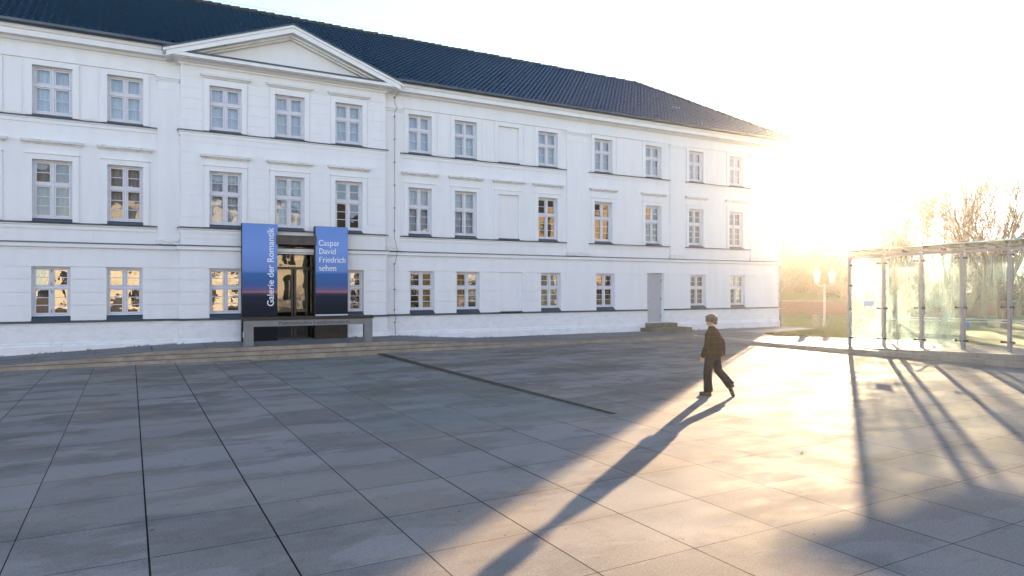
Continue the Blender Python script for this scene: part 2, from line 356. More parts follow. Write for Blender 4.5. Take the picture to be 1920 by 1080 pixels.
# drain channel along the ramp
dr = empty('drain_channel', (SX1, SY0, 0), 0, 'long rusty brown slot drain along the right edge of the greenish paving', 'drain')
d = MB(); d.box(0.0, 0.035, 0, KY - SY0, -0.07, 0.006); d.box(0.125, 0.16, 0, KY - SY0, -0.07, 0.006); d.build('rim', varied('rusty_steel_edge', (0.045, 0.035, 0.025), (0.09, 0.068, 0.045), 3, 0.6), dr)
d = MB(); d.box(0.035, 0.125, 0, KY - SY0, -0.075, -0.055)
for k in range(52): d.box(0.035, 0.125, 0.1 + k * 0.25, 0.13 + k * 0.25, -0.05, -0.01)
d.build('grate', M['steel'], dr)
# terrace with three steps that fade out into the slope at both ends
def lerp_table(x, T):
    if x <= T[0][0]: return T[0][1]
    for (a, va), (b, vb) in zip(T, T[1:]):
        if x <= b: return va + (vb - va) * (x - a) / (b - a)
    return T[-1][1]
FT = [(-45, 0.07), (-3.5, 0.10), (-1.8, 0.19), (0.6, 0.31), (2.2, 0.34), (8.6, 0.34), (12.8, 0.12), (60, 0.12)]   # at the kerb
WT = [(-45, 0.15), (-3.5, 0.17), (1.5, 0.38), (2.4, 0.41), (8.7, 0.41), (12.5, 0.17), (60, 0.13)]            # at the facade
bandY = [(KY, 0.10), (KY + 0.34, 0.215), (KY + 0.68, 9.0)]
xs = sorted({round(-45 + i * 0.6, 2) for i in range(int((22.4 + 45) / 0.6) + 1)} | {-3.5, 1.5, 8.7, 12.8, 22.4})
st, tr = MB(), MB()
def ztop(x, y, b):
    f = (y - (KY + 0.68)) / (25.8 - KY - 0.68); f = max(0, min(1, f))
    z = lerp_table(x, FT) * (1 - f) + lerp_table(x, WT) * f
    return min(z, bandY[b][1])
for a, b in zip(xs, xs[1:]):
    lo = lambda x: -0.06
    for i, (y0, L) in enumerate(bandY):
        y1 = bandY[i + 1][0] if i < 2 else 23.9
        zl = (lambda x: -0.1) if i == 0 else (lambda x, i=i: ztop(x, bandY[i][0], i - 1))
        if max(ztop(a, y0, i) - zl(a), ztop(b, y0, i) - zl(b)) > 1e-4:
            st.quad((a, y0, zl(a)), (b, y0, zl(b)), (b, y0, ztop(b, y0, i)), (a, y0, ztop(a, y0, i)))
        if i < 2: st.quad((a, y0, ztop(a, y0, i)), (b, y0, ztop(b, y0, i)), (b, y1, ztop(b, y1, i)), (a, y1, ztop(a, y1, i)), 1)
        else:
            st.quad((a, y0, ztop(a, y0, 2)), (b, y0, ztop(b, y0, 2)), (b, y0 + 0.36, ztop(b, y0 + 0.36, 2)), (a, y0 + 0.36, ztop(a, y0 + 0.36, 2)), 1)
            for y0_, y1_ in ((KY + 1.04, 24.6), (24.6, 25.9)):
                tr.quad((a, y0_, ztop(a, y0_, 2)), (b, y0_, ztop(b, y0_, 2)), (b, y1_, ztop(b, y1_, 2)), (a, y1_, ztop(a, y1_, 2)))
structure(st, 'steps', [M['stepstone'], M['tread']])
# pavement to the right, gently rising towards the viewer beside the glass pavilion
def zr(x, y): return 0.12 + min(0.36, max(0.0, (16.5 - y)) * 0.034)
ys = [-20 + 1.5 * i for i in range(31)] + [25.9, 34]
rr = MB()
for a, b in zip(ys, ys[1:]):
    for x0, x1 in ((22.4, 26), (26, 31.4)):
        if a >= 25.9 and x0 < 26: continue
        if b < 16.6 and x0 == 26: continue
        rr.quad((x0, a, zr(0, a)), (x1, a, zr(0, a)), (x1, b, zr(0, b)), (x0, b, zr(0, b)))
structure(tr, 'pavement', M['paving_terrace'])
structure(rr, 'side_pavement', M['paving_terrace'])
kb = MB()
for a, b in zip(ys, ys[1:]):
    if a > KY: break
    b = min(b, KY + 0.05)
    za, zb = zr(0, a), zr(0, b)
    kb.quad((KX, b, -0.08), (KX, a, -0.08), (KX, a, min(za, 0.15)), (KX, b, min(zb, 0.15)))
    kb.quad((KX, a, min(za, 0.15)), (KX + 0.35, a, min(za, 0.15)), (KX + 0.35, b, min(zb, 0.15)), (KX, b, min(zb, 0.15)))
    if zb > 0.15 or za > 0.15:
        kb.quad((KX + 0.35, b, min(zb, 0.15)), (KX + 0.35, a, min(za, 0.15)), (KX + 0.35, a, za), (KX + 0.35, b, zb))
    kb.quad((KX + 0.35, a, za), (22.4, a, za), (22.4, b, zb), (KX + 0.35, b, zb))
structure(kb, 'kerb', M['kerb'])
# lawn, path and triangular grass patch
def poly(pts, z, name, mat, kind='structure'):
    m_ = MB(); m_.add([(x, y, z) for x, y in pts], [tuple(range(len(pts)))]); return tag(m_.build(name, mat), kind=kind)
poly([(25.2, 21.6), (25.7, 20.0), (26.6, 18.4), (28.0, 16.2), (31.3, 16.2), (31.3, 22.9), (28.5, 22.3)], 0.15, 'grass_patch', M['lawn'])
def zl(x, y):
    dd = x * math.sin(TH) + y * math.cos(TH); t = max(0, min(1, (dd - 34) / 12)); z = .10 - .55 * t
    if y < 16.6: z += (zr(0, y) - .12) * max(0, 1 - (x - 26) / 10)
    return z
lw_ = MB(); gx = [26, 28, 31, 33, 36, 39, 42, 46, 50, 60, 80, 110, 160]; gy = [-20, -10, -4, 0, 3, 6, 9, 12, 14, 16.5, 18, 20, 22, 24, 26.2, 29, 32, 36, 40, 46, 54, 70, 100, 160]
for xa_, xb_ in zip(gx, gx[1:]):
    for ya_, yb_ in zip(gy, gy[1:]):
        if xb_ <= 31 and ya_ >= 16.5: continue
        lw_.quad(*[(x, y, zl(x, y)) for x, y in ((xa_, ya_), (xb_, ya_), (xb_, yb_), (xa_, yb_))])
lw_.quad((-60, 38, -.45), (31, 38, -.45), (31, 160, -.45), (-60, 160, -.45)); lw_.quad((31.0, 26, zl(31.3, 26)), (31.28, 26, zl(31.3, 26)), (31.28, 38, -.3), (31, 38, -.3))
structure(lw_, 'lawn', M['lawn'])
pth = MB(); pth.quad((26, 22.3, .126), (31.4, 23.0, .126), (31.4, 24.5, .126), (26, 24.0, .126)); px_ = [31.4 + i * 2.2 for i in range(14)]
for xa_, xb_ in zip(px_, px_[1:]):
    f1, f2 = (lambda x: 23.0 - (x - 31.4) * .28), (lambda x: 24.5 - (x - 31.4) * .27)
    pth.quad(*[(x, y, zl(x, y) + .04) for x, y in ((xa_, f1(xa_)), (xb_, f1(xb_)), (xb_, f2(xb_)), (xa_, f2(xa_)))])
structure(pth, 'path', M['path'])
random.seed(5)
gb = MB()
def blades(n, fx, zf, h=0.07):
    for _ in range(n):
        x, y = fx(); z = zf if isinstance(zf, float) else zf(x, y); a = random.random() * 6.28; w = 0.012; hh = h * (0.6 + random.random())
        dx, dy = math.cos(a) * w, math.sin(a) * w; lx, ly = random.uniform(-.03, .03), random.uniform(-.03, .03)
        gb.add([(x - dx, y - dy, z), (x + dx, y + dy, z), (x + lx, y + ly, z + hh)], [(0, 1, 2)])
def inpatch():
    while True:
        x, y = random.uniform(25.3, 31.3), random.uniform(16.2, 23)
        if y < 21.6 + (x - 25.2) * 0.2 and y > 21.6 - (x - 25.2) * 2.2 and y > 16.2: return x, y
blades(16000, inpatch, 0.15)
blades(20000, lambda: (random.uniform(31.7, 52), random.uniform(25, 45)), lambda x, y: zl(x, y) - .01, 0.09)
tag(gb.build('grass', M['grass']), 'short winter grass blades on the lawn beyond the kerb', 'grass', kind='stuff')
# ------------------------------------------------------------------ the museum
YW, YP, YB = 25.8, 25.5, 37.0
X0, XE, PX0, PX1 = -21.2, 31.28, 1.48, 8.64
mus = empty('museum_building', (0, YW, 0), 0, 'long white three-storey museum with pediment, rows of paned windows and dark blue tiled hipped roof', 'building')
mus.location = (0, 0, 0)
z3, z1, zg = (7.71, 9.20), (4.44, 6.27), (1.36, 2.92)
LW = [(-2.66, -1.6), (-0.65, 0.38)]; LWx = [(-4.62, -3.58), (-6.62, -5.58), (-8.62, -7.58)]
CW = [(2.37, 3.41), (4.52, 5.56), (6.69, 7.72)]
RW = [(9.68, 10.68), (11.70, 12.72), (13.75, 14.76), (15.75, 16.77), (18.80, 19.83), (21.84, 22.85), (24.67, 25.66), (27.52, 28.54)]
RG = [(9.74, 10.80), (11.78, 12.86), (13.84, 14.91), (15.89, 16.93), (18.91, 19.98), None, (24.78, 25.85), (27.61, 28.69)]
DOOR = (21.95, 23.03, 0.56, 2.98); ENT = (4.60, 5.90, 0.30, 3.99)
holes_w = []; holes_c = []; holes_g = []
for x0, x1 in LWx + LW + RW: holes_w += [(x0, x1, z3[0] - .08, z3[1]), (x0, x1, z1[0] - .1, z1[1])]
for x0, x1 in CW: holes_c += [(x0, x1, z3[0] - .08, z3[1]), (x0, x1, z1[0] - .1, z1[1])]
for q in [(-2.68, -1.65), (-0.67, 0.37)] + LWx + [g_ for g_ in RG if g_]: holes_g.append((q[0], q[1], 1.21, zg[1]))
cg = [(2.37, 3.43), (6.69, 7.77)]
holes_cg = [(a, b, 1.21, zg[1]) for a, b in cg] + [ENT]
w = MB(); bay = [(PX0, PX1, -1, 20)]
w.wall(X0, XE, -0.2, 9.9, YW, YW + 0.26, holes_w + holes_g + [DOOR] + bay)
w.wall(PX0, PX1, -0.2, 9.9, YP, YP + 0.30, holes_c + holes_cg)
# ends and back, ceiling and inner screen so the rooms stay dark
w.quad((XE, YW, -.2), (XE, YB, -.2), (XE, YB, 9.9), (XE, YW, 9.9)); w.quad((X0, YB, -.2), (X0, YW, -.2), (X0, YW, 9.9), (X0, YB, 9.9))
w.quad((XE, YB, -.2), (X0, YB, -.2), (X0, YB, 9.9), (XE, YB, 9.9))
# frieze
for a, b, y in ((X0, PX0, YW), (PX1, XE, YW)): w.wall(a, b, 9.39, 9.84, y - 0.05, y)
# rusticated courses of the ground floor
cz = [1.215, 1.69, 2.10, 2.515, 2.915]
for i in range(4):
    a, b = cz[i] + (0.018 if i else 0), cz[i + 1] - 0.02
    w.wall(X0, PX0 - .002, a, b, YW - 0.035, YW, holes_g + [DOOR]); w.wall(PX1 + .002, XE + .03, a, b, YW - 0.035, YW, holes_g + [DOOR])
    w.wall(PX0 - .03, PX1 + .03, a, b, YP - 0.035, YP, holes_cg)
for a, b, y in ((X0, PX0, YW), (PX1, XE + .03, YW), (PX0 - .03, PX1 + .03, YP)):
    w.wall(a, b, 2.931, 3.475, y - 0.035, y, [ENT, DOOR])
# fine joints on the upper storeys of the projecting bay
surr = []
for x0, x1 in CW: surr += [(x0 - .2, x1 + .2, z3[0] - .1, z3[1] + .40), (x0 - .2, x1 + .2, z1[0] - .1, z1[1] + .30)]
k = 0; zz = 3.93
while zz < 9.8:
    t_ = min(zz + 0.365, 9.82)
    if not (4.2 < zz < 4.34): w.wall(PX0, PX1, zz + .006, t_ - .006, YP - 0.012, YP, surr + [(ENT[0], ENT[1], 0, 4.3)])
    zz += 0.365
# flat panels between the window surrounds of the top storey
def panels(a, b, wins, z0, z1_):
    cur = a
    for x0, x1 in wins + [(b, b)]:
        if x0 - .26 - cur > .15: w.wall(cur + .06, x0 - .26, z0, z1_, YW - 0.016, YW)
        cur = x1 + .2
panels(9.34, 17.2, RW[:4], 7.66, 9.33); panels(18.46, 23.36, RW[4:6], 7.66, 9.33); panels(24.4, 29.0, RW[6:], 7.66, 9.33); panels(-9.4, 0.74, LWx[::-1] + LW, 7.66, 9.33)
w.build('wall', M['render'], mus)
# dark room backs behind the windows
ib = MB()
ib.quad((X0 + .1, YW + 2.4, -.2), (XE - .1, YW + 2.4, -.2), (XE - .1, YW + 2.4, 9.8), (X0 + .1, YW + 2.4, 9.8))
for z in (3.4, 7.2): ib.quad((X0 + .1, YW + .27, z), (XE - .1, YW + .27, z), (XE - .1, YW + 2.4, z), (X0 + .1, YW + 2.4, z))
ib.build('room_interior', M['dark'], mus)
# plinth with its flashing; broken at the entrance and at the grey door
pl_prof = [(0, -.2), (.115, -.2), (.115, .42), (.085, .46), (.085, .50), (.055, .54), (.055, 1.10), (.075, 1.10), (.075, 1.145), (0, 1.145)]
fl_prof = [(0, 1.147), (.115, 1.147), (.115, 1.175), (0, 1.213)]
runs = [[(X0, YW), (PX0, YW), (PX0, YP), (ENT[0], YP)], [(ENT[1], YP), (PX1, YP), (PX1, YW), (DOOR[0], YW)], [(DOOR[1], YW), (XE, YW), (XE, YB)]]
for r in runs:
    a = MB(); a.sweep(r, pl_prof); o = a.build('plinth', M['plinth'], mus)
    a = MB(); a.sweep(r, fl_prof); a.build('flashing', M['flash'], o)
# string course
loop = [(X0, YB), (X0, YW), (PX0, YW), (PX0, YP), (PX1, YP), (PX1, YW), (XE, YW), (XE, YB)]
a = MB(); a.sweep(loop, [(0, 3.477), (.05, 3.477), (.05, 3.51), (.085, 3.535), (.12, 3.55), (.12, 3.665), (0, 3.665)]); sc_ = a.build('string_course', M['render'], mus)
a = MB(); a.sweep(loop, [(0, 3.667), (.15, 3.667), (.15, 3.685), (0, 3.715)]); a.build('flashing', M['flash'], sc_)
# sill bands
def band(x0, x1, y, z, wrap=False):
    p_ = [(x0, y), (x1, y)] if not wrap else [(x0, y + .3), (x0, y), (x1, y), (x1, y + .3)]
    a = MB(); a.sweep(p_, [(0, z - .16), (.03, z - .16), (.03, z - .06), (.06, z - .04), (.06, z - .002), (0, z - .002)]); o = a.build('sill_band', M['render'], mus)
    a = MB(); a.sweep(p_, [(0, z), (.10, z), (.10, z + .022), (0, z + .055)]); a.build('flashing', M['flash'], o)
for z in (7.575, 4.275):
    for x0, x1 in ((X0, 0.79), (9.33, 17.24), (18.45, 23.40), (24.39, 29.08)): band(x0, x1, YW, z)
    band(PX0, PX1, YP, z, True)
# pilasters
for x0, x1 in ((0.80, PX0), (PX1, 9.32), (17.26, 18.44), (23.41, 24.38), (29.09, XE + .05), (X0, X0 + 1.2), (-9.4, -8.9)):
    a = MB(); yf = YW - 0.06
    a.box(x0, x1, yf, YW, 3.9, 9.2)
    a.box(x0, x1, yf - .012, yf, 8.93, 8.955)
    e0, e1 = (x0 - (.0 if x0 == PX1 else .06)), (x1 + (.0 if x1 == PX0 else .06))
    a.box(e0, e1, yf - .07, YW, 9.31, 9.37); a.box(e0 + .02, e1 - .02, yf - .04, YW, 9.25, 9.309); a.box(e0 + .03, e1 - .03, yf - .02, YW, 9.20, 9.249)
    o = a.build('pilaster', M['render'], mus)
    a = MB(); a.box(e0, e1, yf - .06, YW, 3.717, 3.79); a.box(e0 + .01, e1 - .01, yf - .045, YW, 3.805, 3.845); a.box(e0 + .03, e1 - .03, yf - .02, YW, 3.855, 3.9); a.box(e0 + .04, e1 - .04, yf - .005, YW, 3.79, 3.855)
    a.build('pilaster_base', M['moulding'], o)
# main cornice and gutter
cor = [(0, 9.80), (.06, 9.80), (.07, 9.86), (.14, 9.88), (.19, 9.95), (.38, 9.965), (.38, 10.13), (.42, 10.15), (.44, 10.20), (.48, 10.24), (0, 10.24)]
gut = [(.40, 10.245), (.55, 10.245), (.60, 10.30), (.60, 10.38), (.575, 10.38), (.57, 10.31), (.50, 10.27), (.40, 10.27)]
rp = [(PX1 + .02, YW), (XE, YW), (XE, YB), (X0, YB), (X0, YW), (PX0 - .02, YW)]
for nm, pf, mt in (('cornice', cor, 'render'), ('gutter', gut, 'gutter')):
    a = MB(); a.sweep(rp, pf); a.build(nm, M[mt], mus)
# pediment
ped = MB()
for a_, b_ in (((.05, 9.85), None),):
    ped.sweep([(PX0, YP + .3), (PX0, YP), (PX1, YP), (PX1, YP + .3)], [(0, 9.80), (.06, 9.80), (.07, 9.86), (.14, 9.88), (.19, 9.945), (0, 9.945)])
    ped.box(PX0 - .42, PX1 + .42, YP - .485, YP + .59, 9.95, 10.065)
    ped.box(PX0 - .28, PX1 + .28, YP - .40, YP + .6, 9.93, 9.949)
AX, AZ = (PX0 + PX1) / 2, 11.60; EX0, EX1, EZ = PX0 - .55, PX1 + .55, 10.10
def rake(side, y0, y1, off0, off1, mt, mb, trim=0.0):
    ex = EX0 if side < 0 else EX1; sl = (AZ - EZ) / (AX - EX0)
    xa = ex - side * trim; za = EZ + sl * trim
    P_ = [(xa, za - off0), (AX, AZ - off0), (AX, AZ - off1), (xa, za - off1)]
    fr = [(x, y0, z) for x, z in P_]; bk = [(x, y1, z) for x, z in P_]
    mb.add(fr + bk, [(0, 1, 2, 3), (7, 6, 5, 4), (0, 4, 5, 1), (3, 2, 6, 7), (0, 3, 7, 4)] if side > 0 else [(3, 2, 1, 0), (4, 5, 6, 7), (1, 5, 4, 0), (7, 6, 2, 3), (4, 7, 3, 0)])
for sd_ in (-1, 1):
    rake(sd_, YP - .54, YP + .6, -.0, .09, 0, ped); rake(sd_, YP - .50, YP + .6, .092, .26, 0, ped, .10)
    rake(sd_, YP - .26, YP + .3, .262, .33, 0, ped, .78); rake(sd_, YP - .15, YP + .3, .332, .39, 0, ped, .95)
ped.add([(PX0 + .1, YP + .02, 10.06), (PX1 - .1, YP + .02, 10.06), (AX, YP + .02, 11.3)], [(0, 1, 2)])
ped.v += []; po = ped.build('pediment', M['render'], mus)
a = MB(); a.box(PX0 + .22, PX1 - .22, YP - .515, YP + .0, 10.067, 10.12)
for sd_ in (-1, 1): rake(sd_, YP - .57, YP + .6, -.05, -.003, 0, a)
a.build('flashing', M['flash'], po)
# roof: pantiled front slope as real relief, plain far slopes, ridge and hip tiles
EY, RY, RZ, EZr = YW - .56, (YW + YB) / 2, 14.2, 10.33
run = RY - EY; xe = XE + .56; xw = X0 - .56
hx = lambda y: xe - (y - EY) * (xe - 25.75) / run
sl = (RZ - EZr) / run; NRow = 24; TWd = 0.215; sub = 7
rf = MB(); cols = int((xe - (-14)) / TWd * sub)
random.seed(2)
def tprof(t): return 0.042 * math.cos(2 * math.pi * t) + 0.014 * math.cos(4 * math.pi * t + 0.9)
vs_, fs_ = [], []
for r_ in range(NRow):
    for e_ in (0, 1):
        f = (r_ + e_) / NRow; y = EY + run * f; z = EZr + (RZ - EZr) * f; lift = 0.095 * (1 - e_)
        hxx = hx(y)
        for c_ in range(cols + 1):
            x = -14 + c_ * TWd / sub; tid = c_ // sub
            jit = (((tid * 7919 + r_ * 104729) % 97) / 97 - .5) * .006 * (1 - e_)
            h = tprof((c_ % sub) / sub) + lift + jit
            vs_.append((min(x, hxx), y - h * .53, z + h * .85))
W_ = cols + 1
for r_ in range(NRow):
    b0 = r_ * 2 * W_
    for c_ in range(cols):
        va = vs_[b0 + c_]
        if va[0] >= vs_[b0 + c_ + 1][0]: continue
        if abs(va[0] - AX) < 4.4 and va[2] < AZ - abs(va[0] - AX) * (AZ - EZ) / (AX - EX0) - .05: continue
        fs_.append((b0 + c_, b0 + c_ + 1, b0 + W_ + c_ + 1, b0 + W_ + c_))
        if r_ < NRow - 1: fs_.append((b0 + W_ + c_, b0 + W_ + c_ + 1, b0 + 2 * W_ + c_ + 1, b0 + 2 * W_ + c_))
        else: pass
    
rf.add(vs_, fs_)
# lower lip of the eaves row
rf.add([vs_[c_] for c_ in range(W_)] + [(v[0], v[1] + .03, v[2] - .07) for v in vs_[:W_]], [(W_ + c_, W_ + c_ + 1, c_ + 1, c_) for c_ in range(cols) if vs_[c_][0] < vs_[c_ + 1][0] and not EX0 + .1 < vs_[c_][0] < EX1 - .1])
EYb = YB + .56; hw = xw + (xe - 25.75)
rf.quad((xw, EY, EZr), (-14, EY, EZr), (-14, RY, RZ), (hw, RY, RZ))
rf.quad((xe, EYb, EZr), (xw, EYb, EZr), (hw, RY, RZ), (25.75, RY, RZ))
rf.add([(xe, EY, EZr + .02), (xe, EYb, EZr), (25.75, RY, RZ)], [(0, 1, 2)]); rf.add([(xw, EYb, EZr), (xw, EY, EZr), (hw, RY, RZ)], [(0, 1, 2)])
for qa, qb in ((xw, PX0 - .3), (PX1 + .3, xe)): rf.quad((qa, EY, EZr - .08), (qb, EY, EZr - .08), (qb, YW + .3, EZr - .08), (qa, YW + .3, EZr - .08))
# gable roof of the bay
sy = EY + (AZ - EZr) / sl + .2
for ex in (EX0 - .02, EX1 + .02): rf.add([(ex, YP - .55, EZ + .02), (AX, YP - .55, AZ + .045), (AX, sy, AZ + .045), (ex, EY + .4, EZ + .02)], [(0, 1, 2, 3)])
roof = rf.build('roof', M['tile'], mus)
def caps(p0, p1, mb, L=.36):
    p0, p1 = Vector(p0), Vector(p1); n = int((p1 - p0).length / L); d = (p1 - p0) / n
    for i in range(n):
        a = p0 + d * i; b = a + d * 1.12; j = random.uniform(-.012, .02)
        mb.tube([a + Vector((0, 0, j)), b + Vector((0, 0, j + .02))], [.115, .145], 8)
a = MB(); caps((-14, RY, RZ + .02), (25.75, RY, RZ + .02), a); caps((xe, EY, EZr + .05), (25.75, RY, RZ + .04), a); a.build('ridge_tiles', M['ridge'], roof, True)
a = MB(); pr = []
for i in range(40):
    x = -13.5 + i * 1.0
    a.tube([(x, RY, RZ + .1), (x, RY, RZ + .30)], .011, 5); pr.append((x, RY, RZ + .29 + random.uniform(-.01, .01)))
n_ = 10
for i in range(n_):
    t = i / n_; x = 25.75 + (xe - 25.75) * t; y = RY + (EY - RY) * t; z = RZ + (EZr - RZ) * t
    a.tube([(x, y, z + .1), (x, y, z + .28)], .011, 5); pr.append((x, y, z + .27))
a.tube(pr, .006, 4); a.build('lightning_conductor', M['gutter'], roof)
a = MB(); sx_, sy_ = 25.2, EY + 2.35; szz = EZr + 2.35 * sl
a.add([(sx_, sy_, szz + .13), (sx_ + .55, sy_, szz + .13), (sx_ + .55, sy_ + .55, szz + .13 + .55 * sl * .45), (sx_, sy_ + .55, szz + .13 + .55 * sl * .45), (sx_, sy_, szz), (sx_ + .55, sy_, szz), (sx_ + .55, sy_ + .55, szz + .3), (sx_, sy_ + .55, szz + .3)],
      [(0, 1, 2, 3), (4, 5, 1, 0), (5, 6, 2, 1), (7, 4, 0, 3)]); a.build('roof_hatch', M['white_strip'], roof)
# lightning cable down the facade
a = MB(); yc = YW - .12; pts = [(9.24, YW - .5, 10.2), (9.16, YW - .3, 9.9), (9.08, yc, 9.75), (9.1, yc, 9.45), (9.16, yc - .1, 9.36), (9.08, yc, 9.15)] + [(9.08 + .008 * math.sin(i), yc, 9.0 - i * .4) for i in range(13)] + [(9.14, yc - .13, 3.72), (9.10, yc - .12, 3.4), (9.06, yc, 3.1), (9.07, yc, 1.3), (9.08, yc - .1, 1.1), (9.09, yc, .8), (9.13, yc, .4)]
a.tube(pts, .008, 5)
for z in (9.75, 9.0, 8.1, 7.2, 6.3, 5.4, 4.5, 3.2, 2.2, 1.4, .9): a.tube([(9.08, yc - .03, z), (9.08, YW - .03, z)], .022, 6)
a.build('down_conductor', M['steel'], mus)

# windows
def make_window(kind, w_, h_, wall_y):
    """origin at the lower left corner of the opening, in the wall plane; returns frame mesh with pane, sill and so on"""
    f = MB(); dpt = 0.13; y0, y1 = dpt, dpt + .07
    zt = h_ * (0.60 if kind == 3 else 0.585)
    of = .055
    f.box(0, of, y0, y1, 0, h_); f.box(w_ - of, w_, y0, y1, 0, h_); f.box(of, w_ - of, y0, y1, 0, of); f.box(of, w_ - of, y0, y1, h_ - of, h_)
    f.box(w_ / 2 - .03, w_ / 2 + .03, y0 - .012, y1, of, h_ - of); f.box(of, w_ / 2 - .03, y0 - .006, y1, zt - .035, zt + .035); f.box(w_ / 2 + .03, w_ - of, y0 - .006, y1, zt - .035, zt + .035)
    f.box(of, w_ / 2 - .03, y0 - .03, y0 - .007, zt - .042, zt - .02); f.box(w_ / 2 + .03, w_ - of, y0 - .03, y0 - .007, zt - .042, zt - .02)
    f.box(of, w_ - of, y0 - .03, y0 - .001, .0, .03)
    pn = MB(); cs = .045
    for (a, b) in ((of, w_ / 2 - .03), (w_ / 2 + .03, w_ - of)):
        for lo, hi, nb in ((of, zt - .035, {3: 1, 1: 2, 0: 2}[kind]), (zt + .035, h_ - of, {3: 0, 1: 1, 0: 1}[kind])):
            a1, b1, l1, h1 = a + .006, b - .006, lo + .006, hi - .006
            f.box(a1, a1 + cs, y0 + .006, y1 - .01, l1, h1); f.box(b1 - cs, b1, y0 + .006, y1 - .01, l1, h1)
            f.box(a1 + cs, b1 - cs, y0 + .006, y1 - .01, l1, l1 + cs); f.box(a1 + cs, b1 - cs, y0 + .006, y1 - .01, h1 - cs, h1)
            for j in range(nb):
                z = l1 + cs + (h1 - l1 - 2 * cs) * (j + 1) / (nb + 1); f.box(a1 + cs, b1 - cs, y0 + .012, y1 - .02, z - .012, z + .012)
            tl = random.uniform(-.006, .006); tv = random.uniform(-.004, .004); yp = y0 + .035
            pn.quad((a1 + .02, yp - tl + tv, l1 + .02), (b1 - .02, yp + tl + tv, l1 + .02), (b1 - .02, yp + tl - tv, h1 - .02), (a1 + .02, yp - tl - tv, h1 - .02))
            for q in (.12, .88):    # hinges or knobs
                zz_ = l1 + (h1 - l1) * q; hx_ = (w_ / 2) if kind == 0 else (a1 + .004 if a == of else b1 - .004)
                f.box(hx_ - .012, hx_ + .012, y0 - .022, y0 - (.013 if kind == 0 else .001), zz_ - .035, zz_ + .035)
    return f, pn
winmesh = {}
def window(kind, x0, x1, z0, z1_, yw, cur=None, drop=0.1):
    w_ = round(x1 - x0, 2); key = (kind, w_)
    if key not in winmesh:
        vset = []
        for _ in range(3):
            f, pn = make_window(kind, w_, z1_ - z0, yw); vset.append((f, pn))
        winmesh[key] = [vset, None]
    vset = winmesh[key][0]; f, pn = random.choice(vset)
    if winmesh[key][1] is None:
        fo = f.build('window', M['frame'], mus); winmesh[key][1] = fo.data
    else:
        fo = bpy.data.objects.new('window', winmesh[key][1]); COL.objects.link(fo); fo.parent = mus; KIDS[mus.name].append(fo)
    fo.location = (x0, yw, z0)
    po_ = pn.build('pane', M['glass_low'] if kind == 0 else (M['glass'] if kind == 3 or not cur else M['glass_mid']), fo)
    s_ = MB(); s_.add([(0, -.115, -drop), (w_, -.115, -drop), (w_, .14, 0), (0, .14, 0), (0, -.115, -drop - .02), (w_, -.115, -drop - .02), (w_, .14, -.05), (0, .14, -.05)], [(0, 1, 2, 3), (4, 5, 1, 0), (5, 6, 2, 1), (7, 4, 0, 3), (6, 7, 3, 2), (7, 6, 5, 4)])
    s_.build('sill', M['flash'], fo)
    if cur:
        c = MB(); n = 24; y = .34
        vs_ = []; 
        a_, b_ = (cur[1] if len(cur) > 1 else 0) * w_, (cur[2] if len(cur) > 2 else 1) * w_
        for i in range(n + 1):
            x = a_ + (b_ - a_) * i / n; yy = y + .018 * math.sin(i * 1.9 + x0) ; vs_ += [(x, yy, .0), (x, yy, z1_ - z0)]
        c.add(vs_, [(2 * i, 2 * i + 2, 2 * i + 3, 2 * i + 1) for i in range(n)]); c.build('curtain', M[cur[0]], fo, True)
    return fo
def surround(x0, x1, z0, z1_, y, crown=False):
    a = MB(); t = .17
    a.wall(x0 - t, x1 + t, z0, z1_ + t, y - .045, y, [(x0, x1, z0 - 1, z1_)])
    if crown:
        a.wall(x0 - t - .025, x1 + t + .025, z1_ + t + .001, z1_ + t + .035, y - .075, y); 
        a.wall(x0 - t, x1 + t, z1_ + t + .0351, z1_ + .50, y - .02, y)
    a.build('window_surround', M['render'], mus)
def hood(x0, x1, z, y):
    a = MB(); e = .30
    for o_, za, zb in ((.06, 0, .035), (.10, .036, .055), (.15, .056, .105), (.17, .106, .125)):
        a.box(x0 - e + (.17 - o_) * .6, x1 + e - (.17 - o_) * .6, y - o_, y, z + za, z + zb)
    o = a.build('hood_mould', M['moulding'] if z < 8 else M['render'], mus)
random.seed(11)
for i, (x0, x1) in enumerate(LWx + LW + RW):
    r = i - 5
    if r == 2:
        for kz in (z3, z1):
            b = MB(); b.quad((x0, YW + .07, kz[0] - .1), (x1, YW + .07, kz[0] - .1), (x1, YW + .07, kz[1]), (x0, YW + .07, kz[1])); o = b.build('blind_window', M['render'], mus)
            s_ = MB(); s_.box(x0, x1, YW - .1, YW + .065, kz[0] - .105, kz[0] - .06); s_.build('sill', M['flash'], o)
    else:
        window(3, x0, x1, *z3, YW, ('curtain',), .085)
        cu = {3: ('curtain2',), 4: ('curtain2',), 5: ('curtain',), 6: ('curtain',), 8: None, 9: None, 10: None, 11: ('curtain4',), 12: ('curtain2',)}.get(i, ('curtain',))
        window(1, x0, x1, *z1, YW, cu, .105)
    surround(x0, x1, z3[0] - .075, z3[1], YW); surround(x0, x1, z1[0] - .105, z1[1], YW, True); hood(x0, x1, 6.745, YW)
for i, (x0, x1) in enumerate(CW):
    window(3, x0, x1, *z3, YP, ('curtain',), .085); window(1, x0, x1, *z1, YP, [('curtain',), ('curtain',), None][i], .105)
    surround(x0, x1, z3[0] - .075, z3[1], YP); surround(x0, x1, z1[0] - .105, z1[1], YP, True); hood(x0, x1, 9.44, YP); hood(x0, x1, 6.68, YP)
gc = {0: ('curtain3', .5, .98), 1: ('curtain3', .02, .45), 3: ('curtain4',), 4: ('curtain4',), 6: ('curtain2',), 7: ('curtain2',)}
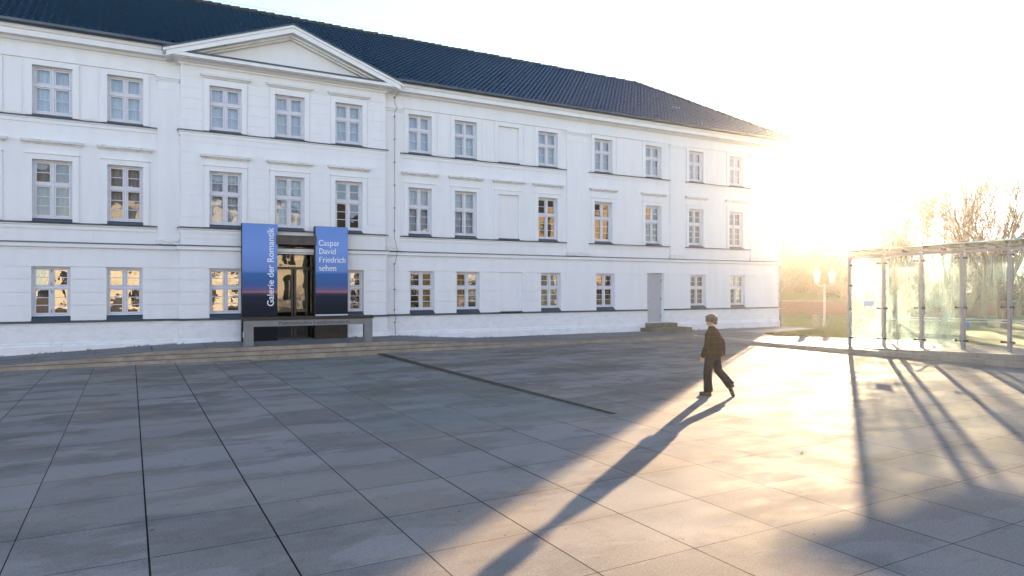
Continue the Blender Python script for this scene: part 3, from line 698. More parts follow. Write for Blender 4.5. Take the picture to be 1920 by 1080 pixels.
for q in [(-2.68, -1.65), (-0.67, 0.37)] + LWx: window(0, q[0], q[1], *zg, YW, None, .15)
for q in cg: window(0, q[0], q[1], *zg, YP, None, .15)
for i, q in enumerate(RG):
    if q is None: continue
    if i == 2:
        b = MB(); b.quad((q[0], YW + .03, 1.2), (q[1], YW + .03, 1.2), (q[1], YW + .03, zg[1]), (q[0], YW + .03, zg[1])); o = b.build('blind_window', M['render'], mus)
        s_ = MB(); s_.box(q[0], q[1], YW - .1, YW + .025, 1.216, 1.25); s_.build('sill', M['flash'], o)
    else: window(0, q[0], q[1], *zg, YW, gc.get(i), .15)
# grey door
d = MB(); d.box(DOOR[0], DOOR[1], YW + .19, YW + .24, DOOR[2], DOOR[3]); dd = d.build('door', M['greydoor'], mus)
d = MB(); d.tube([(DOOR[0] + .12, YW + .19, 1.56), (DOOR[0] + .12, YW + .12, 1.56), (DOOR[0] + .24, YW + .12, 1.56)], .012, 8); d.box(DOOR[0] + .09, DOOR[0] + .15, YW + .17, YW + .189, 1.40, 1.62); d.build('handle', M['steel'], dd)
d = MB()
for z in (.85, 1.72, 2.62): d.tube([(DOOR[1] - .03, YW + .165, z - .07), (DOOR[1] - .03, YW + .165, z + .07)], .02, 8)
d.build('hinge', M['iron'], dd)
st_ = empty('door_steps', (22.6, 25.2, .1), 0, 'two mossy stone steps below the grey side door', 'steps')
for a_, b_, c_, z0, z1_ in ((21.45, 23.95, 24.78, .05, .335), (21.75, 23.3, 25.10, .337, .56)):
    d = MB(); x = a_
    while x < b_ - .05:
        x2 = min(x + random.uniform(.8, 1.3), b_);
        if b_ - x2 < .4: x2 = b_
        d.box(x - 22.6 + .004, x2 - 22.6 - .004, c_ - 25.2, .495, z0 - .1, z1_ - .1); x = x2
    o = d.build('step', M['doorstep'], st_); bv = o.modifiers.new('b', 'BEVEL'); bv.width = .015; bv.segments = 2
# downpipe, corner camera
d = MB(); px_, py_ = XE + .12, YW - .10
d.tube([(XE + .3, YW - .40, 10.25), (XE + .3, YW - .40, 10.1), (px_, py_, 9.6), (px_, py_, .75)], .055, 10); d.tube([(px_, py_, .75), (px_, py_, .10)], .085, 10)
for z in (9.2, 7.4, 5.4, 3.9, 2.2): d.tube([(px_, py_, z - .02), (px_, py_, z + .02)], .07, 10)
d.build('downpipe', M['gutter'], mus)
d = MB(); d.tube([(30.6, YW - .04, 2.98), (30.6, YW - .22, 2.93)], .02, 8); d.ell((30.6, YW - .24, 2.87), (.09, .09, .085), 12, 8); d.build('security_camera', M['white_strip'], mus, True)

# ------------------------------------------------------------------ entrance
e = MB(); ex0, ex1 = ENT[0], ENT[1]
e.box(4.50, 5.90, YP - .42, YP + .5, 3.80, 4.06); e.box(4.50, 5.90, YP - .44, YP + .48, 4.063, 4.13)
e.box(ex0 - .04, ex0 + .0, YP - .03, YP + .6, .3, 3.799); e.box(ex1, ex1 + .05, YP - .03, YP + .6, .3, 3.799)
por = e.build('entrance_portal', M['steel'], mus)
e = MB(); yd = YP + .42
e.box(ex0, ex1, yd - .04, yd + .06, 2.93, 3.03); e.box(5.28, 5.36, yd - .03, yd + .05, .40, 2.929); e.box(5.18, 5.24, yd - .03, yd + .05, .40, 2.929); e.box(5.72, 5.77, yd - .03, yd + .05, .40, 2.929)
e.box(5.02, 5.2, yd - .09, yd - .041, 2.94, 3.02); e.box(ex0, ex1, yd - .02, yd + .04, .38, .44); e.build('door_frame', M['steel'], por)
M['glass_green'] = glass_mat('greenish_door_glass', 0.11, (0.42, 0.72, 0.62), .0025, 1.5)
e = MB(); e.quad((ex0, yd, 3.03), (ex1, yd, 3.03), (ex1, yd, 3.80), (ex0, yd, 3.80)); e.quad((ex0, yd + .01, .44), (5.18, yd + .01, .44), (5.18, yd + .01, 2.93), (ex0, yd + .01, 2.93))
e.quad((5.36, yd + .01, .44), (5.72, yd + .01, .44), (5.72, yd + .01, 2.93), (5.36, yd + .01, 2.93)); e.quad((5.77, yd + .01, .44), (ex1, yd + .01, .44), (ex1, yd + .01, 2.93), (5.77, yd + .01, 2.93))
e.build('door_glass', M['glass_green'], por)
def bboard(x0, x1, y0, y1, z0, z1_, label, base=False):
    r = empty('banner_board', ((x0 + x1) / 2, (y0 + y1) / 2, z0 if not base else .41), 0, label, 'banner', 'upright exhibition banners beside the entrance')
    ox, oy, oz = r.location
    d = MB(); d.box(x0 - ox, x1 - ox, y0 + .012 - oy, y1 - oy, (.36 if base else z0) - oz, z1_ - oz); d.build('casing', M['signdark'], r)
    d = MB(); d.box(x0 - ox + .01, x1 - ox, y0 - oy, y0 + .010 - oy, z0 - oz, z1_ - .005 - oz)
    m_ = MB(); o = d.build('printed_face', banner_mat('dusk_seascape_print', .42 - oz, 4.5 - oz, BST), r)
    if base:
        d = MB(); d.box(x0 - ox, x1 - ox, y0 - .03 - oy, y0 + .01 - oy, z0 - .062 - oz, z0 - .004 - oz); d.build('metal_strip', M['white_strip'], r)
    return r
bl = bboard(3.37, 4.55, 25.12, 25.40, .35, 4.50, 'taller blue dusk banner reading Galerie der Romantik, left of the glass entrance')
bo = Vector(bl.location)
text_mesh('lettering', 'Galerie der Romantik', .315, M['letterwhite'], bl, Vector((4.42, 25.117, 1.60)) - bo, (0, 0, 1), (-1, 0, 0), .002, .003, 1.0)
br_ = bboard(5.87, 7.06, 25.12, 25.40, 1.29, 4.50, 'blue dusk banner reading Caspar David Friedrich sehen, above a dark base right of the entrance', True)
# ------------------------------------------------------------------ low sign frame in front
sf = empty('sign_frame', (5.38, 23.72, .215), 0, 'low grey steel portal frame lettered Pommersches Landesmuseum standing on the entrance steps', 'sign')
for x in (-2.0, 2.0):
    d = MB(); d.box(x - .145, x + .145, -.10, .10, -.02, .76 if x < 0 else .76); d.build('leg', M['signgrey'], sf)
d = MB(); d.box(-2.145, 2.145, -.10, .10, .762, .955); d.build('beam', M['signgrey'], sf)
d = MB(); d.box(-2.19, 2.19, -.09, .16, .958, 1.075); d.build('cover', M['signdark'], sf)
d = MB(); d.box(-2.165, -2.146, -.04, .04, .42, .60); d.build('wall_plate', M['white_strip'], sf)
# serif lettering drawn as broad-nib strokes
def arc(cx, cy, rx, ry, a0, a1, n=10): return [(cx + rx * math.cos(R(a0 + (a1 - a0) * i / n)), cy + ry * math.sin(R(a0 + (a1 - a0) * i / n))) for i in range(n + 1)]
sf_ = lambda x, y, h=.085: ([(x - h, y), (x + h, y)], .032)
GL = {
 'C': (.62, [(arc(.36, .34, .29, .33, 42, 318, 18), .075), ([(.575, .68), (.575, .50)], .035)]),
 'D': (.68, [([(.14, .02), (.14, .66)], .085), (arc(.20, .34, .42, .32, -90, 90, 14), .078), sf_(.12, .016), sf_(.12, .664)]),
 'F': (.52, [([(.14, .02), (.14, .66)], .085), ([(.14, .655), (.48, .655), (.48, .55)], .04), ([(.14, .36), (.40, .36)], .04), sf_(.14, .016)]),
 'P': (.54, [([(.14, .02), (.14, .66)], .085), (arc(.22, .495, .24, .165, -90, 90, 10), .07), sf_(.14, .016), sf_(.12, .664)]),
 'L': (.52, [([(.14, .02), (.14, .66)], .085), ([(.14, .02), (.48, .02), (.48, .14)], .04), sf_(.14, .664)]),
 'a': (.46, [([(.35, .32), (.35, .03), (.43, .02)], .075), (arc(.22, .33, .13, .13, 0, 150, 8), .05), (arc(.20, .13, .13, .12, 70, 330, 10), .06)]),
 's': (.38, [(arc(.19, .34, .11, .105, 30, 260, 8), .055), (arc(.19, .13, .12, .11, 80, -150, 8), .06)]),
 'p': (.52, [([(.12, -.2), (.12, .44)], .075), (arc(.26, .225, .19, .215, -110, 120, 12), .068), sf_(.12, -.2), ([(.03, .43), (.12, .43)], .032)]),
 'r': (.37, [([(.12, .02), (.12, .44)], .075), ([(.13, .30), (.19, .40), (.27, .44), (.34, .41)], .06), sf_(.12, .016), ([(.03, .43), (.12, .43)], .032)]),
 'v': (.48, [([(.06, .44), (.24, .02)], .075), ([(.24, .02), (.41, .44)], .042), sf_(.07, .44), sf_(.41, .44, .06)]),
 'i': (.26, [([(.13, .02), (.13, .44)], .075), sf_(.13, .016), ([(.04, .43), (.13, .43)], .032), ([(.13, .58), (.13, .66)], .085)]),
 'd': (.53, [([(.40, .02), (.40, .70)], .075), (arc(.25, .225, .19, .215, 70, 290, 12), .068), ([(.31, .69), (.40, .69)], .032), ([(.40, .016), (.50, .016)], .032)]),
 'e': (.45, [(arc(.23, .225, .18, .215, 0, 310, 14), .06), ([(.06, .245), (.41, .245)], .035)]),
 'h': (.54, [([(.12, .02), (.12, .70)], .075), ([(.13, .32), (.20, .41), (.30, .44), (.38, .40), (.41, .30), (.41, .02)], .066), sf_(.12, .016), sf_(.41, .016), ([(.03, .69), (.12, .69)], .032)]),
 'n': (.54, [([(.12, .02), (.12, .44)], .075), ([(.13, .32), (.20, .41), (.30, .44), (.38, .40), (.41, .30), (.41, .02)], .066), sf_(.12, .016), sf_(.41, .016), ([(.03, .43), (.12, .43)], .032)]),
 'm': (.80, [([(.12, .02), (.12, .44)], .075), ([(.13, .32), (.20, .41), (.30, .44), (.36, .40), (.39, .30), (.39, .02)], .066), ([(.40, .32), (.47, .41), (.57, .44), (.63, .40), (.66, .30), (.66, .02)], .066), sf_(.12, .016), sf_(.39, .016), sf_(.66, .016), ([(.03, .43), (.12, .43)], .032)]),
 'u': (.54, [([(.11, .43), (.11, .13), (.16, .04), (.25, .02), (.34, .07), (.40, .15)], .066), ([(.41, .44), (.41, .02)], .075), ([(.02, .43), (.11, .43)], .032), ([(.32, .43), (.41, .43)], .032), ([(.41, .016), (.5, .016)], .032)]),
 'o': (.48, [(arc(.24, .225, .19, .215, 0, 360, 18), .065)]),
 'c': (.42, [(arc(.23, .225, .18, .215, 45, 315, 12), .065)]), ' ': (.26, [])}
def serif_text(name, body, size, mat, parent, origin, xdir, ydir, length=None):
    m_ = MB(); X, Y = Vector(xdir), Vector(ydir); O = Vector(origin); tot = sum(GL[c][0] for c in body)
    kx = size if length is None else length / tot; cur = 0; N = X.cross(Y) * .002; z = 0
    for c in body:
        for pts, wd in GL[c][1]:
            z += 1; n = len(pts)
            L_, R_ = [], []
            for i, (px, py) in enumerate(pts):
                ax, ay = pts[max(i - 1, 0)]; bx, by = pts[min(i + 1, n - 1)]
                dx, dy = bx - ax, by - ay; d_ = math.hypot(dx, dy) or 1; wq = wd * 1.3 + .012; nx, ny = -dy / d_ * wq / 2, dx / d_ * wq / 2
                zz = N * (1 + (z % 7) * .12)
                L_.append(O + X * ((cur + px + nx) * kx) + Y * ((py + ny) * size) + zz); R_.append(O + X * ((cur + px - nx) * kx) + Y * ((py - ny) * size) + zz)
            m_.add(L_ + R_, [(n + i, n + i + 1, i + 1, i) for i in range(n - 1)])
        cur += GL[c][0]
    return m_.build(name, mat, parent)
bo = Vector(br_.location)
for i, (t, L_) in enumerate((('Caspar', .76), ('David', .64), ('Friedrich', 1.0), ('sehen', .66))):
    serif_text('lettering', t, .285, M['letterwhite'], br_, Vector((5.99, 25.118, 3.80 - i * .305)) - bo, (1, 0, 0), (0, 0, 1), L_)
serif_text('lettering', 'Pommersches Landesmuseum', .15, M['letterdark'], sf, (-1.08, -.101, .815), (1, 0, 0), (0, 0, 1), 2.42)

# ------------------------------------------------------------------ glass pavilion
PXX, ND = 23.4, 8
PYs = [16.1 - 1.33 * i for i in range(ND)]
pav = empty('glass_pavilion', (PXX, 16.1, .13), 0, 'glass pavilion with grey steel posts and misted panes over a stairway, by the lawn', 'pavilion')
def L(x, y, z): return (x - PXX, y - 16.1, z - .13)
M['post'] = varied('grey_brown_steel_post', (0.30, 0.28, 0.29), (0.36, 0.34, 0.35), 4, 0.45, 0.2)  # steel tone lifted to carry the sun glare on the posts
def fog_glass(name, fog, streak, tint=(0.93, 0.975, 0.955), ior=1.45):
    m = NT(name); t = m.t; t.nodes.remove(m.b)
    g = m.n('ShaderNodeBsdfGlossy'); g.inputs['Roughness'].default_value = 0.04
    tr = m.n('ShaderNodeBsdfTransparent'); tr.inputs[0].default_value = (*tint, 1)
    tl = m.n('ShaderNodeBsdfTranslucent'); tl.inputs[0].default_value = (0.52, 0.74, 0.74, 1)
    rfr = m.n('ShaderNodeBsdfRefraction'); rfr.inputs['Color'].default_value = (0.60, 0.80, 0.78, 1); rfr.inputs['Roughness'].default_value = 0.55; rfr.inputs['IOR'].default_value = 1.02
    a = m.n('ShaderNodeMixShader'); a.inputs[0].default_value = 0.5; m.l(tl.outputs[0], a.inputs[1]); m.l(rfr.outputs[0], a.inputs[2])
    n1 = m.ramp(m.noise(1.0, 5, 0.65, stretch=(1, 1.1, 1.0)), [(0.32, 0.0), (0.68, 1.0)])
    n2 = m.ramp(m.noise(5, 4, 0.7, stretch=(1, 3.2, 0.13)), [(0.45, 0.0), (0.62, 1.0)])
    sep = m.n('ShaderNodeSeparateXYZ'); m.l(m.coord(), sep.inputs[0])
    tp = m.n('ShaderNodeMapRange'); m.l(sep.outputs[2], tp.inputs[0]); tp.inputs[1].default_value = 1.2; tp.inputs[2].default_value = 2.6; tp.inputs[3].default_value = 0; tp.inputs[4].default_value = 1
    f = m.math('ADD', m.math('MULTIPLY', n1, fog), m.math('MULTIPLY', m.math('MULTIPLY', n2, tp.outputs[0]), streak))
    f = m.math('MINIMUM', m.math('ADD', f, 0.02), 0.92)
    b_ = m.n('ShaderNodeMixShader'); m.l(f, b_.inputs[0]); m.l(tr.outputs[0], b_.inputs[1]); m.l(a.outputs[0], b_.inputs[2])
    fr = m.n('ShaderNodeFresnel'); fr.inputs['IOR'].default_value = ior
    c = m.n('ShaderNodeMixShader'); m.l(fr.outputs[0], c.inputs[0]); m.l(b_.outputs[0], c.inputs[1]); m.l(g.outputs[0], c.inputs[2])
    m.l(c.outputs[0], m.out.inputs[0]); return m.mat
FG = [fog_glass('misted_pane', .75, .2), fog_glass('partly_misted_pane', .55, .2), fog_glass('dripping_pane', .55, .4), fog_glass('streaked_clear_pane', .10, .6), fog_glass('clear_green_pane', .05, .12)]
PXB = 26.0
tz = lambda y: 3.42 + (16.1 - y) * .017
for i, y in enumerate(PYs):
    z0, z1_ = zr(0, y), tz(y)
    d = MB(); d.box(*[v for v in (PXX - PXX, .12)], y - .045 - 16.1, y + .045 - 16.1, z0 - .13, z1_ - .13); d.build('post', M['post'], pav)
    if i % 2 == 0:
        d = MB(); d.box(PXB - PXX - .1, PXB - PXX, y - .04 - 16.1, y + .04 - 16.1, z0 - .13, z1_ - .15); d.build('post', M['post'], pav)
    d = MB(); d.box(.0, PXB - PXX, y - .035 - 16.1, y + .035 - 16.1, z1_ - .13 + .04, z1_ + .09 - .13); d.tube([(.06, y - 16.1, z1_ - .05), (.06, y - 16.1, z1_ + .06)], .03, 8); d.build('roof_beam', M['post'], pav)
    for zz in ((2.95, 2.2, 1.35, .28) if i < 1 else (2.95, 1.35, .28)):
        for sg in (-1, 1):
            if (i == 0 and sg == 1): continue
            d = MB(); zc = z0 + zz - .13; yy = y - 16.1 + sg * .11
            d.box(-.05, .03, yy - .07, yy + .07, zc - .025, zc + .025); d.tube([(-.075, yy + sg * .05, zc), (-.03, yy + sg * .05, zc)], .042, 10); d.build('glass_clamp', M['steel'], pav)
d = MB(); d.box(.01, .10, PYs[-1] - 16.1, 0.0, 0, 0)
d = MB(); ya, yb = PYs[-1], 16.05
d.add([L(PXX + .02, ya, tz(ya) - .10), L(PXX + .10, ya, tz(ya) - .10), L(PXX + .10, yb, tz(yb) - .10), L(PXX + .02, yb, tz(yb) - .10), L(PXX + .02, ya, tz(ya) - .02), L(PXX + .10, ya, tz(ya) - .02), L(PXX + .10, yb, tz(yb) - .02), L(PXX + .02, yb, tz(yb) - .02)],
      [(0, 3, 2, 1), (4, 5, 6, 7), (0, 1, 5, 4), (1, 2, 6, 5), (2, 3, 7, 6), (3, 0, 4, 7)]); d.build('eaves_beam', M['post'], pav)
for i in range(ND - 1):
    ya, yb = PYs[i + 1] + .06, PYs[i] - .06
    mt = FG[[0, 1, 2, 3, 4, 3, 4][i]]
    z0, z1_ = zr(0, ya) + .06, tz(yb) - .14
    d = MB(); d.quad((-.02, yb - 16.1, z0 - .13), (-.02, ya - 16.1, z0 - .13), (-.02, ya - 16.1, z1_ - .13), (-.02, yb - 16.1, z1_ - .13)); d.build('glass_pane', mt, pav)
    q_ = PXB - PXX - .12; d = MB(); d.quad((q_, yb - 16.1, z0 - .13), (q_, ya - 16.1, z0 - .13), (q_, ya - 16.1, z1_ - .13), (q_, yb - 16.1, z1_ - .13)); d.build('glass_pane', FG[4], pav)
d = MB(); d.quad((.14, -.02, .06), (PXB - PXX - .14, -.02, .06), (PXB - PXX - .14, -.02, 3.15), (.14, -.02, 3.15)); d.build('glass_pane', FG[1], pav)
M['edge'] = varied('pale_green_glass_edge', (0.62, 0.78, 0.70), (0.52, 0.70, 0.62), 3, 0.3)
M['roofglass'] = fog_glass('greenish_roof_glass', .3, .0, (0.93, 0.98, 0.96), 1.12)
d = MB(); ya, yb = PYs[-1] - .4, 16.75; th = .03
V = [L(PXX - .45, ya, tz(ya) + .17), L(PXB + .4, ya, tz(ya) + .12), L(PXB + .4, yb, tz(yb) + .12), L(PXX - .45, yb, tz(yb) + .17)]
d.add(V + [(a, b, c + th) for a, b, c in V], [(0, 3, 2, 1), (4, 5, 6, 7), (0, 1, 5, 4), (1, 2, 6, 5), (2, 3, 7, 6), (3, 0, 4, 7)]); d.build('glass_roof', M['roofglass'], pav)
d = MB(); d.sweep([(V[3][0], V[3][1]), (V[0][0], V[0][1])][::-1], [(-.003, 0), (.012, 0), (.012, .035), (-.003, .035)]); d.v = [(x, y, z + (V[0][2] + (V[3][2] - V[0][2]) * (y - V[0][1]) / (V[3][1] - V[0][1]))) for x, y, z in d.v]; d.build('roof_edge', M['edge'], pav)
d = MB()
for z in (1.00, 1.09): d.tube([L(PXB - .3, 16.0, z + .05), L(PXB - .3, PYs[-1], z + .12)], .018, 8)
d.build('rail', M['white_strip'], pav)
d = MB(); yh = 14.55
d.tube([L(PXX + .5, yh, .15), L(PXX + .5, yh, 1.0), L(PXX + .5, yh - .04, 1.06), L(PXX + .5, yh - .12, 1.05), L(PXX + .5, yh - 1.45, .14)], .028, 8); d.build('handrail', M['post'], pav)
d = MB(); d.box(-.036, -.031, -1.02, -.62, 1.46, 1.66); d.build('paper_notice', M['white_strip'], pav)
d = MB(); d.box(-.036, -.031, -4.22, -4.12, .9, 1.02); d.build('round_sticker', varied('blue_sticker', (0.1, 0.3, 0.6), (0.15, 0.35, 0.65), 3), pav)

# ------------------------------------------------------------------ street lamp, litter bin
def P0(px, depth):
    a = (px - 960) / 1280 * depth; return (a * math.cos(TH) + depth * math.sin(TH), -a * math.sin(TH) + depth * math.cos(TH))
lp = empty('street_lamp', (*P0(1546, 45), -.43), 0, 'grey lamp post carrying two old-fashioned lanterns on short arms, between museum and glass pavilion', 'street lamp')
d = MB(); d.tube([(0, 0, 0), (0, 0, .25), (0, 0, .28), (0, 0, 1.3), (0, 0, 2.35)], [.09, .09, .06, .055, .045], 12)
for z in (.9, 1.1, 1.55, 1.95): d.tube([(0, 0, z), (0, 0, z + .04)], .068, 12)
d.build('pole', M['post'], lp, True)
cdir = Vector((math.cos(TH), -math.sin(TH), 0))
ad = Vector((.93, -.36, 0)); d = MB(); d.tube([(-ad * .43) + Vector((0, 0, 2.34)), -ad * .25 + Vector((0, 0, 2.25)), Vector((0, 0, 2.3)), ad * .25 + Vector((0, 0, 2.25)), ad * .43 + Vector((0, 0, 2.34))], .025, 8); d.build('arm', M['post'], lp)
M['lantern'] = varied('opal_lantern_glass', (0.75, 0.66, 0.62), (0.68, 0.6, 0.56), 3, 0.3)
for sg in (-1, 1):
    c = ad * .43 * sg; d = MB(); d.tube([c + Vector((0, 0, 2.46)), c + Vector((0, 0, 2.92))], [.12, .17], 8); o = d.build('lantern', M['lantern'], lp)
    d = MB(); d.tube([c + Vector((0, 0, 2.32)), c + Vector((0, 0, 2.42)), c + Vector((0, 0, 2.455))], [.03, .08, .135], 8); d.tube([c + Vector((0, 0, 2.925)), c + Vector((0, 0, 2.96)), c + Vector((0, 0, 3.08)), c + Vector((0, 0, 3.11)), c + Vector((0, 0, 3.2))], [.2, .19, .08, .09, .01], 8)
    d.build('lantern_cap', M['post'], o)
lp.scale = (1.25,) * 3
bn = empty('litter_bin', (*P0(1531, 44), -.40), .3, 'dark cylindrical litter bin on a post at the edge of the path', 'litter bin')
d = MB(); d.tube([(0, 0, .12), (0, 0, .14), (0, 0, .78), (0, 0, .80)], [.17, .185, .20, .185], 16); d.build('body', varied('weathered_dark_bin', (.10, .09, .08), (.2, .18, .16), 6, .6), bn)
d = MB(); d.tube([(.22, .05, 0), (.22, .05, .90)], .03, 8); d.box(-.2, .24, -.12, .12, .84, .875); d.build('post', M['steel'], bn)

bn.scale = (1.2,) * 3
# ------------------------------------------------------------------ garden wall, hedges, shrubs and trees
cs_, sn_ = math.cos(TH), math.sin(TH)
def P(px, depth):     # a point at the given depth, in the direction of a column of the photograph
    a = (px - 960) / 1280 * depth; return (a * cs_ + depth * sn_, -a * sn_ + depth * cs_)
a0 = Vector((*P(1380, 72), 0)); a1 = Vector((*P(1640, 68), 0)); a2 = Vector((*P(2150, 66), 0))
def wallseg(name, A, B, h, t, mat, label, cat):
    r = empty(name, (*((A + B) / 2).xy, -.5), math.atan2((B - A).y, (B - A).x), label, cat); l = (B - A).length / 2
    d = MB(); d.box(-l, l, -t / 2, t / 2, -.2, h - .08); d.build('brickwork', mat, r); d = MB(); d.box(-l, l, -t / 2 - .04, t / 2 + .04, h - .078, h); d.build('coping', M['kerb'], r)
    return r
wallseg('garden_wall', a0, a1, 1.45, .35, M['brick'], 'low red brick garden wall at the back of the lawn beside the museum corner', 'wall')
wallseg('garden_wall', a1 + Vector((.3, 0, 0)), a2, 1.45, .35, M['brick'], 'low red brick garden wall seen through the glass pavilion', 'wall')
random.seed(21)
# earth bank behind the wall
bk = MB(); nb = 60; pts_ = []
for i in range(nb + 1):
    t = i / nb; px = 1250 + (2500 - 1250) * t
    for j, (dd, h) in enumerate(((73.2, 0), (74, 1.2), (77, 2.0 + .3 * math.sin(i * .7)), (84, 2.4 + .3 * math.sin(i * .4)), (110, 1.8))): pts_.append((*P(px, dd - (px - 1400) * .0065), -.45 + h))
bk.add(pts_, [(i * 5 + j, (i + 1) * 5 + j, (i + 1) * 5 + j + 1, i * 5 + j + 1) for i in range(nb) for j in range(4)])
tag(bk.build('bank', M['lawn'], None, True), kind='structure')
def leafcloud(mb, c, r, n, sz):
    for _ in range(n):
        while True:
            v = Vector((random.uniform(-1, 1), random.uniform(-1, 1), random.uniform(-1, 1)))
            if .25 < v.length < 1: break
        p = Vector((c[0] + v.x * r[0], c[1] + v.y * r[1], c[2] + v.z * r[2])); a = Vector((random.gauss(0, 1), random.gauss(0, 1), random.gauss(0, 1))).normalized(); b = a.orthogonal().normalized()
        s_ = sz * random.uniform(.6, 1.4); mb.add([p - a * s_, p + b * s_ * .5, p + a * s_, p - b * s_ * .5], [(0, 1, 2, 3)])
def shrub_mesh(seed, n=1500, leaf='leaf_green', h=2.6):
    random.seed(seed); r = empty('shrub', (0, 0, 0)); d = MB()
    for k in range(9):
        c = (random.uniform(-1.3, 1.3), random.uniform(-.9, .9), h * random.uniform(.25, .8)); rr_ = random.uniform(.5, 1.0); leafcloud(d, c, (rr_, rr_, rr_ * .8), n // 9, .07)
    d.build('foliage', M[leaf], r); d = MB()
    for k in range(22):
        a = random.uniform(0, 6.28); q = random.uniform(.5, 1.5)
        d.tube([(0, 0, 0), (math.cos(a) * q * .4, math.sin(a) * q * .4, h * .5), (math.cos(a) * q, math.sin(a) * q, h * random.uniform(.8, 1.15))], [.03, .018, .006], 4, cap=False)
    d.build('stem', M['twig'], r); return r
def tree_mesh(seed, h=15, lean=0.0, leaves=0, spread=.5, lev=5, fork=2):
    rnd = random.Random(seed); tr_, tw = MB(), MB(); lf = MB()
    def grow(p, d, l, r, lv):
        n = 4 if lv < 3 else 3; pts = [p]; q = p.copy(); dd = d.copy()
        for i in range(n):
            dd = (dd + Vector((rnd.gauss(0, .10), rnd.gauss(0, .10), .07 if lv > 0 else .02))).normalized(); q = q + dd * (l / n); pts.append(q.copy())
        rads = [max(.026, r * (1 - .30 * i / n)) for i in range(n + 1)]
        (tr_ if lv == 0 else tw).tube(pts, rads, 8 if lv == 0 else (6 if lv < 3 else 3), cap=False)
        if leaves and lv >= lev - 1 and rnd.random() < leaves:
            for _ in range(5):
                c = q + Vector((rnd.gauss(0, .15), rnd.gauss(0, .15), rnd.gauss(0, .15))); a = Vector((rnd.gauss(0, 1), rnd.gauss(0, 1), rnd.gauss(0, 1))).normalized(); b = a.orthogonal(); lf.add([c - a * .07, c + b * .05, c + a * .07, c - b * .05], [(0, 1, 2, 3)])
        if lv >= lev: return
        nb_ = fork if lv == 0 else rnd.choice([2, 3])
        for k in range(nb_):
            az = rnd.uniform(0, 6.28) if lv else 6.28 * k / nb_ + rnd.uniform(-.6, .6); sp = (spread * rnd.uniform(.35, 1.15)) * (1 if lv else .75)
            u = dd.orthogonal().normalized(); v = dd.cross(u); nd = (dd + (u * math.cos(az) + v * math.sin(az)) * sp).normalized()
            grow(q, nd, l * rnd.uniform(.66, .9) * (1.1 if lv == 0 else 1), rads[-1] * (.82 if k == 0 else .62), lv + 1)
        if lv >= 1:
            for k in range(2 + (lv > 2)):
                i = rnd.randrange(1, n); az = rnd.uniform(0, 6.28); u = dd.orthogonal().normalized(); v = dd.cross(u)
                grow(pts[i], (dd * .6 + (u * math.cos(az) + v * math.sin(az)) * .8 + Vector((0, 0, .25))).normalized(), l * rnd.uniform(.35, .6), rads[i] * .35, min(lv + 2, lev))
    grow(Vector((0, 0, 0)), Vector((lean, lean * .3, 1)).normalized(), h * .29, h * .026, 0)
    top = max(v[2] for v in tw.v) or 1; k_ = h / top
    for q_ in (tr_, tw, lf): q_.v = [(x * k_, y * k_, z * k_) for x, y, z in q_.v]
    r = empty('bare_tree', (0, 0, 0)); t = tr_.build('trunk', M['bark'], r, True); c = tw.build('crown', M['twig'], r)
    if leaves: lf.build('dry_leaves', M['leaf_dry'], c)
    return r
TV = [tree_mesh(3, 14, 0, .0, .5, 5, 3), tree_mesh(8, 14, .05, .0, .42, 5, 2), tree_mesh(17, 14, -.04, .5, .55, 5, 3), tree_mesh(29, 14, .1, .0, .6, 5, 2)]
used = set()
def plant(protos, i, px, depth, sc_, rz, label, cat, group, z=.1):
    o = protos[i] if i not in used or protos is not TV else None
    if protos is TV:
        if i in used: o = copy_tree(protos[i])
        used.add(i)
    depth *= (1.27 if px < 1645 else 1.05); sc_ = ((540 - sc_) / 1280 * depth + 2.7 - (1.4 if depth > 78 else 0)) / 15; x, y = P(px, depth); o.location = (x, y, 1.0 if depth > 78 else -.45); o.rotation_euler = (0, 0, rz); o.scale = (sc_,) * 3
    tag(o, label, cat, group); return o
TG = 'bare winter trees beyond the lawn'
TL = [(2, 1668, 58, 318, .4, 'tall bare tree above the left end of the glass pavilion roof, faded by sun'), (0, 1700, 56, 275, 1.4, 'tallest straight bare tree behind the second bay of the glass pavilion'),
      (2, 1765, 50, 325, 2.2, 'bare tree with few dry leaves behind the middle of the pavilion'), (1, 1806, 54, 285, 4.0, 'slender upright bare tree with two parallel leaders above the pavilion'),
      (3, 1843, 47, 280, .6, 'leaning bare tree with long curved limbs over the pavilion'), (0, 1905, 60, 370, 3.3, 'small dense bare tree at the right edge of the picture'),
      (2, 1612, 66, 425, 5.0, 'low bushy tree with orange leaves directly left of the pavilion'), (0, 1548, 68, 405, 1.0, 'hazy bare tree standing behind the lamp post'),
      (3, 1510, 72, 425, 2.5, 'pale bare tree between the lamp post and the museum corner'), (2, 1478, 64, 435, 3.9, 'low orange-leaved tree right beside the museum corner'),
      (3, 1960, 50, 300, 2.0, 'bare tree whose long branches reach in from the right edge'), (1, 1735, 72, 370, 5.5, 'thin distant bare tree between two larger trees'),
      (0, 2060, 56, 290, 1.8, 'bare tree standing outside the right edge, seen by its twigs'), (2, 1495, 70, 420, 1.1, 'faint leafy tree behind the gap between museum corner and lamp post'), (2, 1562, 70, 410, 4.4, 'faint leafy tree just right of the lamp post lanterns'), (0, 1630, 72, 400, 2.2, 'thin faint tree behind the first bay of the glass pavilion'),
      (1, 1785, 60, 300, 2.9, 'thin upright bare tree squeezed between two larger crowns over the pavilion'), (3, 1722, 62, 330, 1.7, 'spreading bare tree whose trunk shows behind the third bay'), (0, 1875, 56, 330, .9, 'many-branched bare tree behind the last two posts of the pavilion'),
      (1, 1580, 76, 425, .3, 'small faint tree far behind the first post of the pavilion')]
